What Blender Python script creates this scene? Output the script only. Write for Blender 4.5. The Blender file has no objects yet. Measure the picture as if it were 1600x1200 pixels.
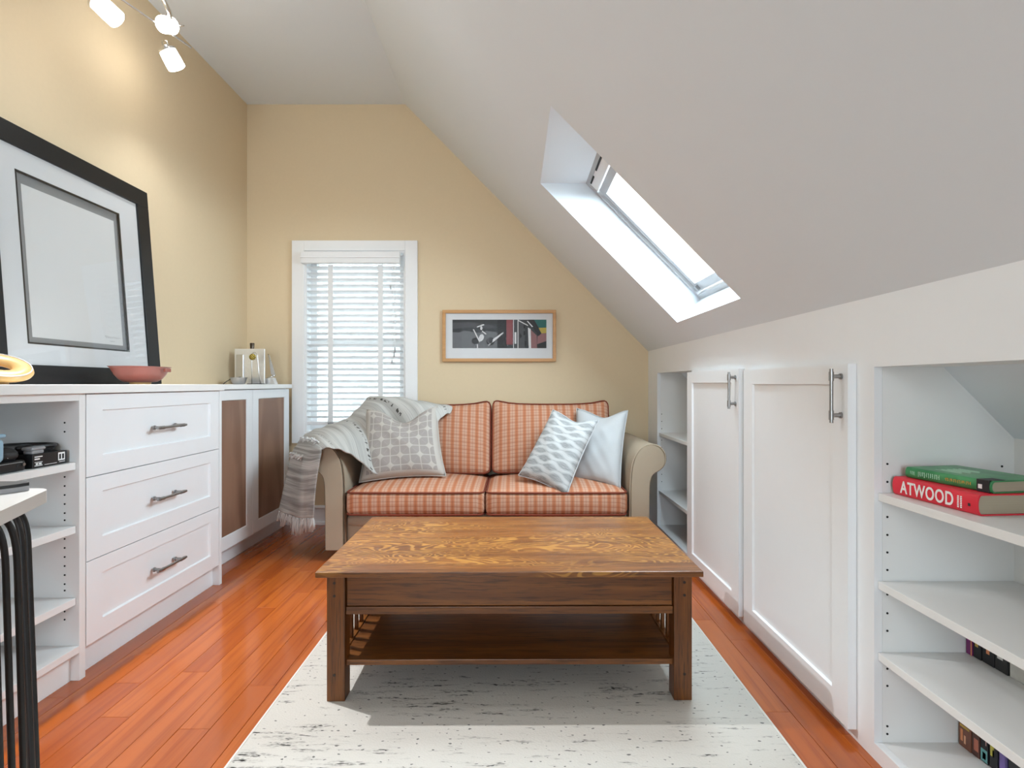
import bpy, bmesh, math, random
from mathutils import Vector, Matrix
random.seed(7)
R = math.radians
SC = bpy.context.scene
COL = SC.collection

# ------------------------------------------------------------------ camera
F, EYE, CX, CY = 850.0, 0.92, 802.0, 600.0
cd = bpy.data.cameras.new('camera'); cam = bpy.data.objects.new('camera', cd); COL.objects.link(cam)
cam.location = (0, 0, EYE); cam.rotation_euler = (R(90), 0, 0)
cd.sensor_width = 36; cd.lens = 36 * F / 1600; cd.shift_x = -(CX - 800) / 1600
cd.clip_start = 0.02
SC.camera = cam

# ------------------------------------------------------------------ world, daylight, exposure
W = bpy.data.worlds.new('sky'); SC.world = W; W.use_nodes = True
bg = W.node_tree.nodes['Background']; bg.inputs[0].default_value = (0.755, 0.885, 1.0, 1); bg.inputs[1].default_value = 24.5
SC.view_settings.view_transform = 'Standard'; SC.view_settings.look = 'None'
SC.view_settings.exposure = 0.56; SC.view_settings.gamma = 1.0; SC.view_settings.use_curve_mapping = False
SC.cycles.use_denoising = True
SC.cycles.max_bounces = 10; SC.cycles.diffuse_bounces = 5; SC.cycles.glossy_bounces = 4
SC.cycles.transparent_max_bounces = 12; SC.cycles.sample_clamp_indirect = 6.0
SC.cycles.caustics_reflective = False; SC.cycles.caustics_refractive = False

def area(name, loc, rot, sx, sy, power, color=(1, 1, 1), portal=False):
    l = bpy.data.lights.new(name, 'AREA'); l.shape = 'RECTANGLE'; l.size = sx; l.size_y = sy
    l.energy = power; l.color = color
    if portal: l.cycles.is_portal = True
    o = bpy.data.objects.new(name, l); o.location = loc; o.rotation_euler = rot; COL.objects.link(o)
    return o
# fill light added behind the camera to brighten the room, in an invented doorway
area('added_rear_fill', (-0.45, -2.50, 1.15), (R(90), 0, 0), 0.95, 1.7, 46, (0.76, 0.895, 1.0))
area('back_window_portal', (-1.035, 3.74, 1.2), (R(-90), 0, 0), 0.66, 1.22, 1, portal=True)
area('skylight_portal', (0.66, 2.29, 1.66), (0, R(45.4), 0), 0.8, 0.74, 1, portal=True)

# ------------------------------------------------------------------ geometry helpers
def P(x, y, Y):
    """point at depth Y seen at pixel (x, y) of the 1600 x 1200 photograph"""
    return Vector(((x - CX) / F * Y, Y, EYE - (y - CY) / F * Y))

def box(bm, x0, x1, y0, y1, z0, z1, bev=0.0, seg=2):
    r = bmesh.ops.create_cube(bm, size=1)
    vs = r['verts']
    for v in vs:
        v.co = Vector(((x0 + x1) / 2 + v.co.x * (x1 - x0), (y0 + y1) / 2 + v.co.y * (y1 - y0), (z0 + z1) / 2 + v.co.z * (z1 - z0)))
    if bev > 0:
        es = list({e for v in vs for e in v.link_edges})
        bmesh.ops.bevel(bm, geom=es, offset=bev, segments=seg, profile=0.5, affect='EDGES')
    return bm

def prism(bm, poly, axis, a0, a1):
    """extrude a 2-d polygon along an axis; axis 'y': poly is (x,z); 'x': (y,z); 'z': (x,y)"""
    def mk(p, a):
        return {'y': (p[0], a, p[1]), 'x': (a, p[0], p[1]), 'z': (p[0], p[1], a)}[axis]
    A = [bm.verts.new(mk(p, a0)) for p in poly]; Bv = [bm.verts.new(mk(p, a1)) for p in poly]
    n = len(poly)
    fs = [bm.faces.new(A), bm.faces.new(Bv[::-1])]
    for i in range(n):
        fs.append(bm.faces.new((A[i], Bv[i], Bv[(i + 1) % n], A[(i + 1) % n])))
    bmesh.ops.recalc_face_normals(bm, faces=fs)
    return bm

def tube(bm, pts, r, n=8, closed=False, taper=None):
    pts = [Vector(p) for p in pts]; m = len(pts); rings = []
    up = Vector((0.13, 0.21, 0.97))
    for i, p in enumerate(pts):
        if closed: t = pts[(i + 1) % m] - pts[i - 1]
        else: t = pts[min(i + 1, m - 1)] - pts[max(i - 1, 0)]
        t.normalize()
        a = up - t * up.dot(t)
        if a.length < 1e-3: a = Vector((1, 0, 0)) - t * t.x
        a.normalize(); up = a; b = t.cross(a)
        rr = r if taper is None else r * taper[i]
        rings.append([bm.verts.new(p + (a * math.cos(k * 2 * math.pi / n) + b * math.sin(k * 2 * math.pi / n)) * rr) for k in range(n)])
    fs = []
    for i in range(m if closed else m - 1):
        A = rings[i]; Bv = rings[(i + 1) % m]
        for k in range(n):
            fs.append(bm.faces.new((A[k], A[(k + 1) % n], Bv[(k + 1) % n], Bv[k])))
    if not closed:
        fs.append(bm.faces.new(rings[0][::-1])); fs.append(bm.faces.new(rings[-1]))
    bmesh.ops.recalc_face_normals(bm, faces=fs)
    return bm

def lathe(bm, prof, c=(0, 0, 0), n=24, mat=None):
    """revolve (r, z) pairs about z; closed with caps where r = 0"""
    c = Vector(c); rings = []
    for r, z in prof:
        if r < 1e-6: v = Vector((0, 0, z)); rings.append([bm.verts.new((mat @ v if mat else v) + c)])
        else:
            ring = []
            for k in range(n):
                v = Vector((r * math.cos(k * 2 * math.pi / n), r * math.sin(k * 2 * math.pi / n), z))
                ring.append(bm.verts.new((mat @ v if mat else v) + c))
            rings.append(ring)
    fs = []
    for A, Bv in zip(rings, rings[1:]):
        if len(A) == 1 and len(Bv) == 1: continue
        for k in range(n):
            k2 = (k + 1) % n
            if len(A) == 1: fs.append(bm.faces.new((A[0], Bv[k2], Bv[k])))
            elif len(Bv) == 1: fs.append(bm.faces.new((A[k], A[k2], Bv[0])))
            else: fs.append(bm.faces.new((A[k], A[k2], Bv[k2], Bv[k])))
    bmesh.ops.recalc_face_normals(bm, faces=fs)
    return bm

def soft_box(bm, w, d, h, r, crown=(0, 0, 0), n=14, ears=0.0, M=None):
    """upholstered block: rounded edges of radius r, bulging faces, centred on the origin"""
    tmp = bmesh.new()
    bmesh.ops.create_cube(tmp, size=2)
    bmesh.ops.subdivide_edges(tmp, edges=tmp.edges[:], cuts=n, use_grid_fill=True)
    hx, hy, hz = w / 2, d / 2, h / 2
    for v in tmp.verts:
        a = v.co.copy()
        p = Vector((a.x * hx, a.y * hy, a.z * hz))
        q = Vector((max(-hx + r, min(hx - r, p.x)), max(-hy + r, min(hy - r, p.y)), max(-hz + r, min(hz - r, p.z))))
        o = p - q
        if o.length > 1e-9: p = q + o.normalized() * r
        fx, fy, fz = 1 - a.x ** 2, 1 - a.y ** 2, 1 - a.z ** 2
        p.x += crown[0] * a.x * abs(a.x) * fy * fz
        p.y += crown[1] * a.y * abs(a.y) * fx * fz
        p.z += crown[2] * a.z * abs(a.z) * fx * fy
        if ears: p.z += ears * max(0, a.z) ** 3 * (abs(a.x) ** 4 - 0.25)
        v.co = (M @ p) if M else p
    me = bpy.data.meshes.new('tmp'); tmp.to_mesh(me); tmp.free(); bm.from_mesh(me); bpy.data.meshes.remove(me)
    return bm

# ------------------------------------------------------------------ object helpers
def root_loc(o):
    while o.parent: o = o.parent
    return o.location.copy()

def obj(name, bm, m, parent=None, smooth=False, kind=None, label=None, world=True):
    """link the bmesh as one mesh object; world coordinates become local to the thing's root"""
    me = bpy.data.meshes.new(name)
    if parent is not None and world:
        bmesh.ops.translate(bm, verts=bm.verts, vec=-root_loc(parent))
    bm.to_mesh(me); bm.free()
    if smooth is True:
        for p in me.polygons: p.use_smooth = True
    me.materials.append(m)
    o = bpy.data.objects.new(name, me); COL.objects.link(o)
    if smooth == 'auto':
        for p in me.polygons: p.use_smooth = True
        me.set_sharp_from_angle(angle=R(38))
    if parent is not None: o.parent = parent
    if kind: o['kind'] = kind
    if label: o['label'] = label
    return o

def tag(o, label, cat, group=None):
    o['label'] = label; o['category'] = cat
    if group: o['group'] = group
    return o

def thing(name, label, cat, loc=(0, 0, 0), rotz=0.0, group=None):
    o = bpy.data.objects.new(name, None); COL.objects.link(o); o.empty_display_size = 0.1
    o.location = loc; o.rotation_euler = (0, 0, rotz)
    return tag(o, label, cat, group)

def struct_root(name, loc=(0, 0, 0)):
    o = bpy.data.objects.new(name, None); COL.objects.link(o); o.empty_display_size = 0.1
    o.location = loc; o['kind'] = 'structure'
    return o

def nb(): return bmesh.new()
def bx(*a, **k): return box(nb(), *a, **k)

# ------------------------------------------------------------------ material helpers
class G:
    """small expression builder over a material's node tree"""
    def __init__(s, name):
        s.m = bpy.data.materials.new(name); s.m.use_nodes = True
        s.t = s.m.node_tree; s.b = s.t.nodes['Principled BSDF']
    def n(s, typ, **kw):
        nd = s.t.nodes.new(typ)
        for k, v in kw.items(): setattr(nd, k, v)
        return nd
    def put(s, sock, v):
        if isinstance(v, (int, float)): sock.default_value = v
        elif isinstance(v, (tuple, list)): sock.default_value = v if len(v) == len(sock.default_value) else (*v, 1)
        else: s.t.links.new(v, sock)
    def math(s, op, *a, clamp=False):
        nd = s.n('ShaderNodeMath', operation=op, use_clamp=clamp)
        for i, v in enumerate(a): s.put(nd.inputs[i], v)
        return nd.outputs[0]
    def add(s, a, b): return s.math('ADD', a, b)
    def sub(s, a, b): return s.math('SUBTRACT', a, b)
    def mul(s, a, b): return s.math('MULTIPLY', a, b)
    def sin(s, a): return s.math('SINE', a)
    def abs(s, a): return s.math('ABSOLUTE', a)
    def fract(s, a): return s.math('FRACT', a)
    def gt(s, a, b): return s.math('GREATER_THAN', a, b)
    def lt(s, a, b): return s.math('LESS_THAN', a, b)
    def mx(s, a, b): return s.math('MAXIMUM', a, b)
    def mn(s, a, b): return s.math('MINIMUM', a, b)
    def step(s, a, lo, hi):
        nd = s.n('ShaderNodeMapRange', interpolation_type='SMOOTHSTEP')
        s.put(nd.inputs[0], a); nd.inputs[1].default_value = lo; nd.inputs[2].default_value = hi
        return nd.outputs[0]
    def coord(s, which='Object'): return s.n('ShaderNodeTexCoord').outputs[which]
    def xyz(s, v):
        nd = s.n('ShaderNodeSeparateXYZ'); s.put(nd.inputs[0], v); return nd.outputs
    def vec(s, x, y, z):
        nd = s.n('ShaderNodeCombineXYZ')
        for i, v in enumerate((x, y, z)): s.put(nd.inputs[i], v)
        return nd.outputs[0]
    def scale(s, v, sc):
        nd = s.n('ShaderNodeVectorMath', operation='MULTIPLY'); s.put(nd.inputs[0], v); nd.inputs[1].default_value = sc
        return nd.outputs[0]
    def vadd(s, v, w):
        nd = s.n('ShaderNodeVectorMath', operation='ADD'); s.put(nd.inputs[0], v); s.put(nd.inputs[1], w)
        return nd.outputs[0]
    def noise(s, v, sc=5, det=3, rough=0.5, dist=0.0):
        nd = s.n('ShaderNodeTexNoise'); s.put(nd.inputs['Vector'], v)
        nd.inputs['Scale'].default_value = sc; nd.inputs['Detail'].default_value = det
        nd.inputs['Roughness'].default_value = rough; nd.inputs['Distortion'].default_value = dist
        return nd.outputs[0]
    def mix(s, f, a, b):
        nd = s.n('ShaderNodeMix', data_type='RGBA')
        s.put(nd.inputs[0], f); s.put(nd.inputs[6], a); s.put(nd.inputs[7], b)
        return nd.outputs[2]
    def rnd(s): return s.n('ShaderNodeObjectInfo').outputs['Random']
    def color(s, c): s.put(s.b.inputs['Base Color'], c); return s
    def set(s, **kw):
        for k, v in kw.items(): s.put(s.b.inputs[{'rough': 'Roughness', 'metal': 'Metallic', 'coat': 'Coat Weight', 'coat_rough': 'Coat Roughness', 'spec': 'Specular IOR Level', 'sheen': 'Sheen Weight', 'trans': 'Transmission Weight', 'alpha': 'Alpha'}[k]], v)
        return s
    def bump(s, h, strength=0.2, dist=0.002):
        nd = s.n('ShaderNodeBump'); nd.inputs['Strength'].default_value = strength; nd.inputs['Distance'].default_value = dist
        s.put(nd.inputs['Height'], h); s.t.links.new(nd.outputs[0], s.b.inputs['Normal']); return s
    def emit(s, c, st):
        s.put(s.b.inputs['Emission Color'], c); s.b.inputs['Emission Strength'].default_value = st; return s

def c3(r, g, b):
    f = lambda v: (v / 255 / 12.92) if v / 255 <= 0.04045 else ((v / 255 + 0.055) / 1.055) ** 2.4
    return (f(r), f(g), f(b), 1)

def plain(name, c, rough=0.5, metal=0.0, var=0.06, sc=30, bump=0.0, coat=0.0, spec=0.5):
    g = G(name); v = g.coord(); nz = g.noise(v, sc, 3)
    dark = tuple(x * (1 - var) for x in c[:3]); lite = tuple(min(1, x * (1 + var)) for x in c[:3])
    g.color(g.mix(nz, dark, lite)).set(rough=rough, metal=metal, coat=coat, spec=spec)
    if bump: g.bump(nz, bump, 0.001)
    return g.m

M = {}
def mats():
    M['tan'] = plain('tan_wall_paint', (0.70, 0.565, 0.375), 0.75, var=0.02, sc=60, bump=0.03)
    M['ceil'] = plain('white_ceiling_paint', (0.73, 0.775, 0.812), 0.8, var=0.01, sc=3)
    M['white'] = plain('white_cabinet_paint', (0.82, 0.835, 0.85), 0.38, var=0.01, sc=20)
    M['shelfwhite'] = plain('white_melamine', (0.80, 0.80, 0.79), 0.42, var=0.01, sc=20)
    M['trim'] = plain('white_trim_paint', (0.82, 0.82, 0.82), 0.4, var=0.01)
    M['counter'] = plain('white_laminate_top', (0.84, 0.835, 0.82), 0.3, var=0.01)
    M['hole'] = plain('dark_hole', (0.01, 0.01, 0.01), 0.8)
    M['nickel'] = plain('brushed_nickel', (0.34, 0.335, 0.33), 0.32, 1.0, sc=200)
    M['chrome'] = plain('chrome', (0.78, 0.78, 0.79), 0.15, 1.0, sc=100)
    M['black'] = plain('black_plastic', (0.012, 0.012, 0.013), 0.35, sc=80)
    M['softblack'] = plain('black_rubber', (0.02, 0.02, 0.021), 0.6, sc=80)
    M['blackmetal'] = plain('black_powder_coat', (0.012, 0.012, 0.012), 0.42, sc=300, bump=0.05)
    M['grey'] = plain('grey_plastic', (0.30, 0.30, 0.31), 0.4)
    M['blackframe'] = plain('black_wood_frame', (0.010, 0.0105, 0.011), 0.42, sc=120, var=0.3, spec=0.35)
    M['mat'] = plain('white_mat_board', (0.66, 0.67, 0.68), 0.8, var=0.01)
    M['matgrey'] = plain('grey_bevel_board', (0.25, 0.255, 0.26), 0.8, var=0.05)
    M['paper'] = plain('drawing_paper', (0.68, 0.685, 0.68), 0.85, var=0.012, sc=8)
    M['pencil'] = plain('pencil_line', (0.45, 0.45, 0.45), 0.8)
    M['terracotta'] = plain('red_brown_glaze', c3(146, 82, 70), 0.3, var=0.1, sc=20)
    M['palewood'] = plain('pale_turned_wood', c3(212, 172, 112), 0.3, var=0.15, sc=40)
    M['pewter'] = plain('pewter', (0.66, 0.66, 0.67), 0.28, 1.0, sc=60)
    M['hammered'] = plain('hammered_silver', (0.86, 0.86, 0.87), 0.30, 0.75, sc=60, bump=0.8)
    M['bluetin'] = plain('pale_blue_tin', c3(150, 185, 205), 0.4)
    M['bronze'] = plain('dark_bronze', (0.09, 0.07, 0.055), 0.3, 1.0)
    M['linen'] = None
    # glass that lets daylight through with a surface reflection
    def pane(name, tint, f0=0.035):
        g = G(name); t = g.t
        tr = g.n('ShaderNodeBsdfTransparent'); tr.inputs[0].default_value = tint
        gl = g.n('ShaderNodeBsdfGlossy'); gl.inputs['Roughness'].default_value = 0.02
        lw = g.n('ShaderNodeLayerWeight'); lw.inputs[0].default_value = 0.5
        fr = g.add(f0, g.mul(g.math('POWER', lw.outputs['Facing'], 5.0), 0.9))
        mx = g.n('ShaderNodeMixShader'); t.links.new(fr, mx.inputs[0]); t.links.new(tr.outputs[0], mx.inputs[1]); t.links.new(gl.outputs[0], mx.inputs[2])
        t.links.new(mx.outputs[0], t.nodes['Material Output'].inputs[0]); return g.m
    M['pane'] = pane('window_glass', (0.96, 0.98, 0.97, 1)); M['picglass'] = pane('picture_glass', (1, 1, 1, 1)); M['arglass'] = pane('non_reflective_picture_glass', (1, 1, 1, 1), 0.001)
    # floor boards
    g = G('cherry_floor_board'); v = g.coord(); rn = g.rnd()
    v2 = g.vadd(v, g.vec(g.mul(rn, 31.0), g.mul(rn, 17.0), 0.0))
    grain = g.noise(g.scale(v2, (38, 1.6, 38)), 1.0, 4, 0.6, 0.4)
    cloud = g.noise(g.scale(v2, (9, 1.5, 9)), 1.0, 2)
    base = g.mix(rn, (0.36, 0.074, 0.010), (0.46, 0.112, 0.016))
    c = g.mix(g.step(grain, 0.42, 0.75), base, (0.29, 0.056, 0.008))
    c = g.mix(g.mul(g.step(cloud, 0.52, 0.78), 0.5), c, (0.20, 0.045, 0.013))
    g.color(c).set(rough=0.20, coat=0.3, coat_rough=0.06, spec=0.5).bump(grain, 0.03, 0.001); M['floor'] = g.m
    g = G('floor_underlay'); g.color((0.10, 0.03, 0.01)).set(rough=0.8); M['underlay'] = g.m
    # oak
    def oak(name, axis, figure, dark=(0.110, 0.033, 0.0055), mid=(0.215, 0.074, 0.0125), lite=(0.42, 0.19, 0.045)):
        g = G(name); v = g.coord(); o = g.xyz(v); rn = g.rnd()
        st = {'x': (1.4, 26, 26), 'z': (26, 26, 1.4), 'y': (26, 1.4, 26)}[axis]
        vv = g.scale(v, st)
        fine = g.noise(g.scale(v, tuple(k * 7 for k in st)), 1.0, 3, 0.6)
        band = g.noise(vv, 1.0, 3, 0.55, 0.3)
        c = g.mix(g.step(band, 0.3, 0.72), dark, mid)
        c = g.mix(g.mul(g.step(fine, 0.48, 0.66), 0.75), c, tuple(k * 0.42 for k in dark))
        if figure:
            fv = g.scale(v, (4.0, 11.0, 11.0) if axis == 'x' else (11, 11, 4.0))
            f1 = g.noise(fv, 0.75, 2, 0.45, 0.9)
            lines = g.sin(g.mul(f1, 150.0))
            mask = g.step(g.noise(g.scale(v, (1.3, 4.5, 4.5)), 1.3, 1, 0.4, 0.4), 0.40, 0.57)
            fl = g.mul(g.step(lines, 0.05, 0.85), mask)
            fl = g.mul(fl, g.step(fine, 0.25, 0.5))
            c = g.mix(g.mul(fl, figure), c, lite)
            seam = g.abs(g.sub(g.fract(g.add(g.mul(o[1], 5.6), 0.37)), 0.5))
            c = g.mix(g.mul(g.lt(seam, 0.006), 0.45), c, tuple(k * 0.4 for k in dark))
        g.color(c).set(rough=g.add(0.30, g.mul(fine, 0.12)), spec=0.5).bump(fine, 0.06, 0.0006)
        return g.m
    M['oaktop'] = oak('quartersawn_oak_top', 'x', 0.55, (0.140, 0.046, 0.010), (0.27, 0.100, 0.020), (0.55, 0.27, 0.052))
    M['oakx'] = oak('oak_long_grain', 'x', 0.0); M['oakz'] = oak('oak_upright_grain', 'z', 0.0); M['oaky'] = oak('oak_cross_grain', 'y', 0.0)
    M['peg'] = plain('dark_peg', (0.02, 0.010, 0.005), 0.5)
    # cane-brown veneer of the cabinet doors: pointed arches of grain
    g = G('walnut_veneer'); o = g.xyz(g.coord()); v = g.coord()
    wob = g.noise(g.scale(v, (3, 3, 1.2)), 1.6, 3)
    arch = g.add(g.mul(g.math('POWER', g.abs(g.mul(g.sub(g.fract(g.add(g.mul(o[1], 2.07), 0.0)), 0.5), 2.0)), 2.0), 0.55), g.mul(o[2], 0.28))
    ln = g.sin(g.mul(g.add(arch, g.mul(wob, 0.22)), 30.0))
    fine = g.noise(g.scale(v, (60, 60, 3)), 1.0, 3)
    c = g.mix(g.step(ln, -0.9, 0.9), (0.235, 0.125, 0.078), (0.315, 0.178, 0.115))
    c = g.mix(g.mul(fine, 0.4), c, (0.21, 0.105, 0.065))
    g.color(c).set(rough=0.5); M['walnut'] = g.m
    g = G('honey_oak_frame'); v = g.coord(); nz = g.noise(g.scale(v, (6, 60, 60)), 1.0, 3)
    g.color(g.mix(nz, (0.42, 0.20, 0.06), (0.62, 0.33, 0.12))).set(rough=0.4); M['honey'] = g.m
    # rug
    g = G('flecked_wool_rug'); v = g.coord(); o = g.xyz(v)
    wob = g.add(o[1], g.mul(g.noise(g.scale(v, (7, 7, 1)), 1.0, 2), 0.012))
    streak = g.noise(g.vec(g.mul(o[0], 8.0), g.mul(wob, 62.0), 0.0), 1.0, 4, 0.62)
    patch = g.noise(g.vec(g.mul(o[0], 2.4), g.mul(o[1], 7.0), 4.0), 1.0, 2)
    lvl = g.add(streak, g.mul(g.sub(patch, 0.5), 0.45))
    nib = g.noise(g.vec(g.mul(o[0], 75.0), g.mul(o[1], 170.0), 2.0), 1.0, 2)
    smear = g.mul(g.step(lvl, 0.53, 0.68), g.step(nib, 0.36, 0.62))
    fleck = g.mul(g.step(lvl, 0.58, 0.66), g.step(g.noise(g.vec(g.mul(o[0], 42.0), g.mul(o[1], 150.0), 9.0), 1.0, 1), 0.56, 0.62))
    c = g.mix(g.mul(smear, 0.72), (0.57, 0.543, 0.495), (0.19, 0.18, 0.165))
    c = g.mix(g.mul(fleck, 0.95), c, (0.014, 0.013, 0.012))
    spots = g.step(g.noise(g.scale(v, (70, 120, 1)), 1.0, 0), 0.765, 0.79)
    c = g.mix(g.mul(spots, 0.8), c, (0.04, 0.04, 0.04))
    wv = g.noise(g.scale(v, (150, 240, 1)), 1.0, 2)
    g.color(c).set(rough=0.95, spec=0.1).bump(wv, 0.5, 0.003); M['rug'] = g.m
    g = G('rug_binding'); g.color((0.66, 0.64, 0.59)).set(rough=0.9); M['rugedge'] = g.m
    # sofa fabrics
    g = G('plaid_fabric'); o = g.xyz(g.coord()); v = g.coord()
    x = o[0]; y = g.add(o[1], o[2]); per = 0.047
    fx = g.fract(g.mul(x, 1 / per)); fy = g.fract(g.mul(y, 1 / per))
    wide = g.mul(g.step(fx, 0.02, 0.12), g.sub(1.0, g.step(fx, 0.44, 0.54)))
    widey = g.mul(g.step(fy, 0.05, 0.15), g.sub(1.0, g.step(fy, 0.38, 0.48)))
    thinx = g.lt(g.abs(g.sub(fx, 0.28)), 0.035); thinx2 = g.lt(g.abs(g.sub(fx, 0.76)), 0.03)
    thiny = g.lt(g.abs(g.sub(fy, 0.72)), 0.04); thiny2 = g.lt(g.abs(g.sub(fy, 0.2)), 0.03)
    wv = g.noise(g.scale(v, (500, 500, 500)), 1.0, 2)
    c = g.mix(g.mul(wide, 0.85), (0.57, 0.355, 0.25), (0.50, 0.185, 0.085))
    c = g.mix(g.mul(widey, 0.28), c, (0.40, 0.13, 0.06))
    c = g.mix(g.mul(g.mx(thinx, thinx2), 0.40), c, (0.27, 0.062, 0.035))
    c = g.mix(g.mul(g.mx(thiny, thiny2), 0.45), c, (0.24, 0.065, 0.045))
    c = g.mix(g.mul(wv, 0.3), c, (0.27, 0.10, 0.05))
    g.color(c).set(rough=0.9, spec=0.15).bump(wv, 0.25, 0.001); M['plaid'] = g.m
    def weave(name, a, b, per=420, bump=0.3):
        g = G(name); v = g.coord(); o = g.xyz(v)
        wv = g.noise(g.scale(v, (per, per, per)), 1.0, 2); lg = g.noise(v, 6, 2)
        g.color(g.mix(g.add(g.mul(wv, 0.7), g.mul(lg, 0.3)), a, b)).set(rough=0.92, spec=0.15).bump(wv, bump, 0.001); return g.m
    M['linen'] = weave('beige_linen', (0.30, 0.238, 0.172), (0.46, 0.378, 0.282))
    M['piping'] = weave('dark_red_piping', (0.13, 0.03, 0.018), (0.24, 0.06, 0.035))
    M['armpiping'] = weave('brown_piping', (0.10, 0.07, 0.05), (0.2, 0.15, 0.10))
    M['whitecloth'] = weave('white_cotton', (0.44, 0.445, 0.45), (0.54, 0.545, 0.55))
    # left cushion: grey lattice with four-pointed stars
    g = G('star_lattice_fabric'); uv = g.coord('UV'); o = g.xyz(uv)
    u = g.mul(o[0], 1 / 0.052); w = g.mul(o[1], 1 / 0.052)
    a = g.mul(g.add(u, w), 0.5); b = g.mul(g.sub(u, w), 0.5)
    ra = g.sub(a, g.math('ROUND', a)); rb = g.sub(b, g.math('ROUND', b))
    X = g.abs(g.add(ra, rb)); Y = g.abs(g.sub(ra, rb))
    ast = g.add(g.math('SQRT', X), g.math('SQRT', Y))
    star = g.sub(1.0, g.step(ast, 0.80, 0.88))
    gx = g.abs(g.sub(u, g.math('ROUND', u))); gy = g.abs(g.sub(w, g.math('ROUND', w)))
    grid = g.sub(1.0, g.step(g.mn(gx, gy), 0.03, 0.065))
    vein = g.mul(g.sub(1.0, g.step(g.abs(g.sub(X, Y)), 0.015, 0.06)), g.step(g.add(X, Y), 0.55, 0.7))
    m = g.mx(g.mx(star, grid), g.mul(vein, 0.3))
    border = g.mx(g.gt(g.abs(g.sub(o[0], 0.21)), 0.178), g.gt(g.abs(g.sub(o[1], 0.21)), 0.185))
    m = g.mx(m, border)
    wv = g.noise(g.scale(uv, (420, 420, 1)), 1.0, 2)
    c = g.mix(m, (0.34, 0.305, 0.285), (0.50, 0.46, 0.415)); c = g.mix(g.mul(wv, 0.25), c, (0.30, 0.27, 0.25))
    g.color(c).set(rough=0.9, spec=0.15).bump(wv, 0.25, 0.001); M['lattice'] = g.m
    # right cushion: wavy lines with lens-shaped leaves
    g = G('wavy_leaf_fabric'); uv = g.coord('UV'); o = g.xyz(uv)
    nz = g.noise(g.scale(uv, (9, 30, 1)), 1.0, 2)
    w = g.mul(g.add(o[1], g.mul(nz, 0.018)), 1 / 0.036); row = g.math('FLOOR', w); fw = g.sub(g.fract(w), 0.5)
    ph = g.add(g.mul(o[0], 2 * math.pi / 0.17), g.mul(row, math.pi * 0.83))
    prof = g.mul(g.add(1.0, g.sin(ph)), 0.24)
    leaf = g.lt(g.abs(fw), g.sub(prof, 0.05))
    line = g.lt(g.abs(g.sub(g.abs(fw), g.add(prof, 0.035))), 0.03)
    grain = g.step(g.noise(g.scale(uv, (25, 330, 1)), 1.0, 2), 0.4, 0.6)
    m = g.mx(g.mul(leaf, g.add(0.5, g.mul(grain, 0.4))), g.mul(line, 0.6))
    g.color(g.mix(m, (0.50, 0.50, 0.495), (0.235, 0.24, 0.24))).set(rough=0.9, spec=0.15).bump(g.noise(g.scale(uv, (420, 420, 1)), 1.0, 2), 0.25, 0.001); M['wavy'] = g.m
    # throw
    g = G('striped_throw'); uv = g.coord('UV'); o = g.xyz(uv)
    br = g.noise(g.vec(g.mul(o[0], 0.6), g.mul(o[1], 26.0), 0.0), 1.0, 4, 0.65)
    fn = g.noise(g.vec(g.mul(o[0], 3.0), g.mul(o[1], 190.0), 3.0), 1.0, 2)
    wv = g.noise(g.scale(uv, (260, 260, 1)), 1.0, 2)
    low = g.sub(1.0, g.step(o[1], 0.30, 0.42))
    c = g.mix(g.step(br, 0.40, 0.62), (0.50, 0.485, 0.455), (0.24, 0.23, 0.215))
    c = g.mix(g.mul(g.sub(1.0, low), 0.6), c, (0.52, 0.505, 0.475))
    c = g.mix(g.mul(g.step(fn, 0.5, 0.7), 0.45), c, (0.20, 0.19, 0.18))
    rows = g.step(g.abs(g.sub(g.fract(g.mul(o[1], 4.2)), 0.5)), 0.462, 0.478)
    dots = g.gt(g.noise(g.vec(g.mul(o[0], 60.0), g.mul(o[1], 25.0), 1.0), 1.0, 1), 0.56)
    c = g.mix(g.mul(g.mul(rows, dots), g.mul(g.step(o[1], 0.45, 0.5), 0.9)), c, (0.04, 0.035, 0.03))
    g.color(c).set(rough=0.95, spec=0.1).bump(g.add(g.mul(br, 0.6), g.mul(wv, 0.5)), 0.6, 0.003); M['throw'] = g.m
    M['fringe'] = weave('white_fringe', (0.50, 0.49, 0.47), (0.64, 0.63, 0.61))
    M['blind'] = plain('white_blind_slat', (0.80, 0.80, 0.80), 0.45, var=0.01)
    M['tape'] = plain('grey_blind_tape', (0.78, 0.78, 0.78), 0.9, var=0.02)
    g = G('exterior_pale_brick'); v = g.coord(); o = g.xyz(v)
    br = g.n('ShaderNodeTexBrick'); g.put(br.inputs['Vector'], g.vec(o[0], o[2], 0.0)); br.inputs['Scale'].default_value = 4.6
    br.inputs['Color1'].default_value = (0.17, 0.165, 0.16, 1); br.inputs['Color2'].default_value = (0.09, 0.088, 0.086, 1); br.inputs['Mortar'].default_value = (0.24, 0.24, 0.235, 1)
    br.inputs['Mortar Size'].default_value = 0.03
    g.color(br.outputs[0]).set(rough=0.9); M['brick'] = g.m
    g = G('glowing_lamp_glass'); g.color((0.9, 0.9, 0.9)).set(rough=0.4).emit((1.0, 0.965, 0.90), 14.0); M['lampglass'] = g.m
    M['pages'] = None
    M['lacquer'] = plain('light_grey_lacquer', (0.40, 0.40, 0.405), 0.4, var=0.02)
    M['asphalt'] = plain('asphalt', (0.12, 0.12, 0.12), 0.9)
    g = G('book_pages'); o = g.xyz(g.coord()); ln = g.noise(g.vec(1.0, 1.0, g.mul(o[2], 900.0)), 1.0, 2)
    g.color(g.mix(ln, (0.30, 0.25, 0.18), (0.44, 0.38, 0.28))).set(rough=0.9); M['pages'] = g.m
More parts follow.
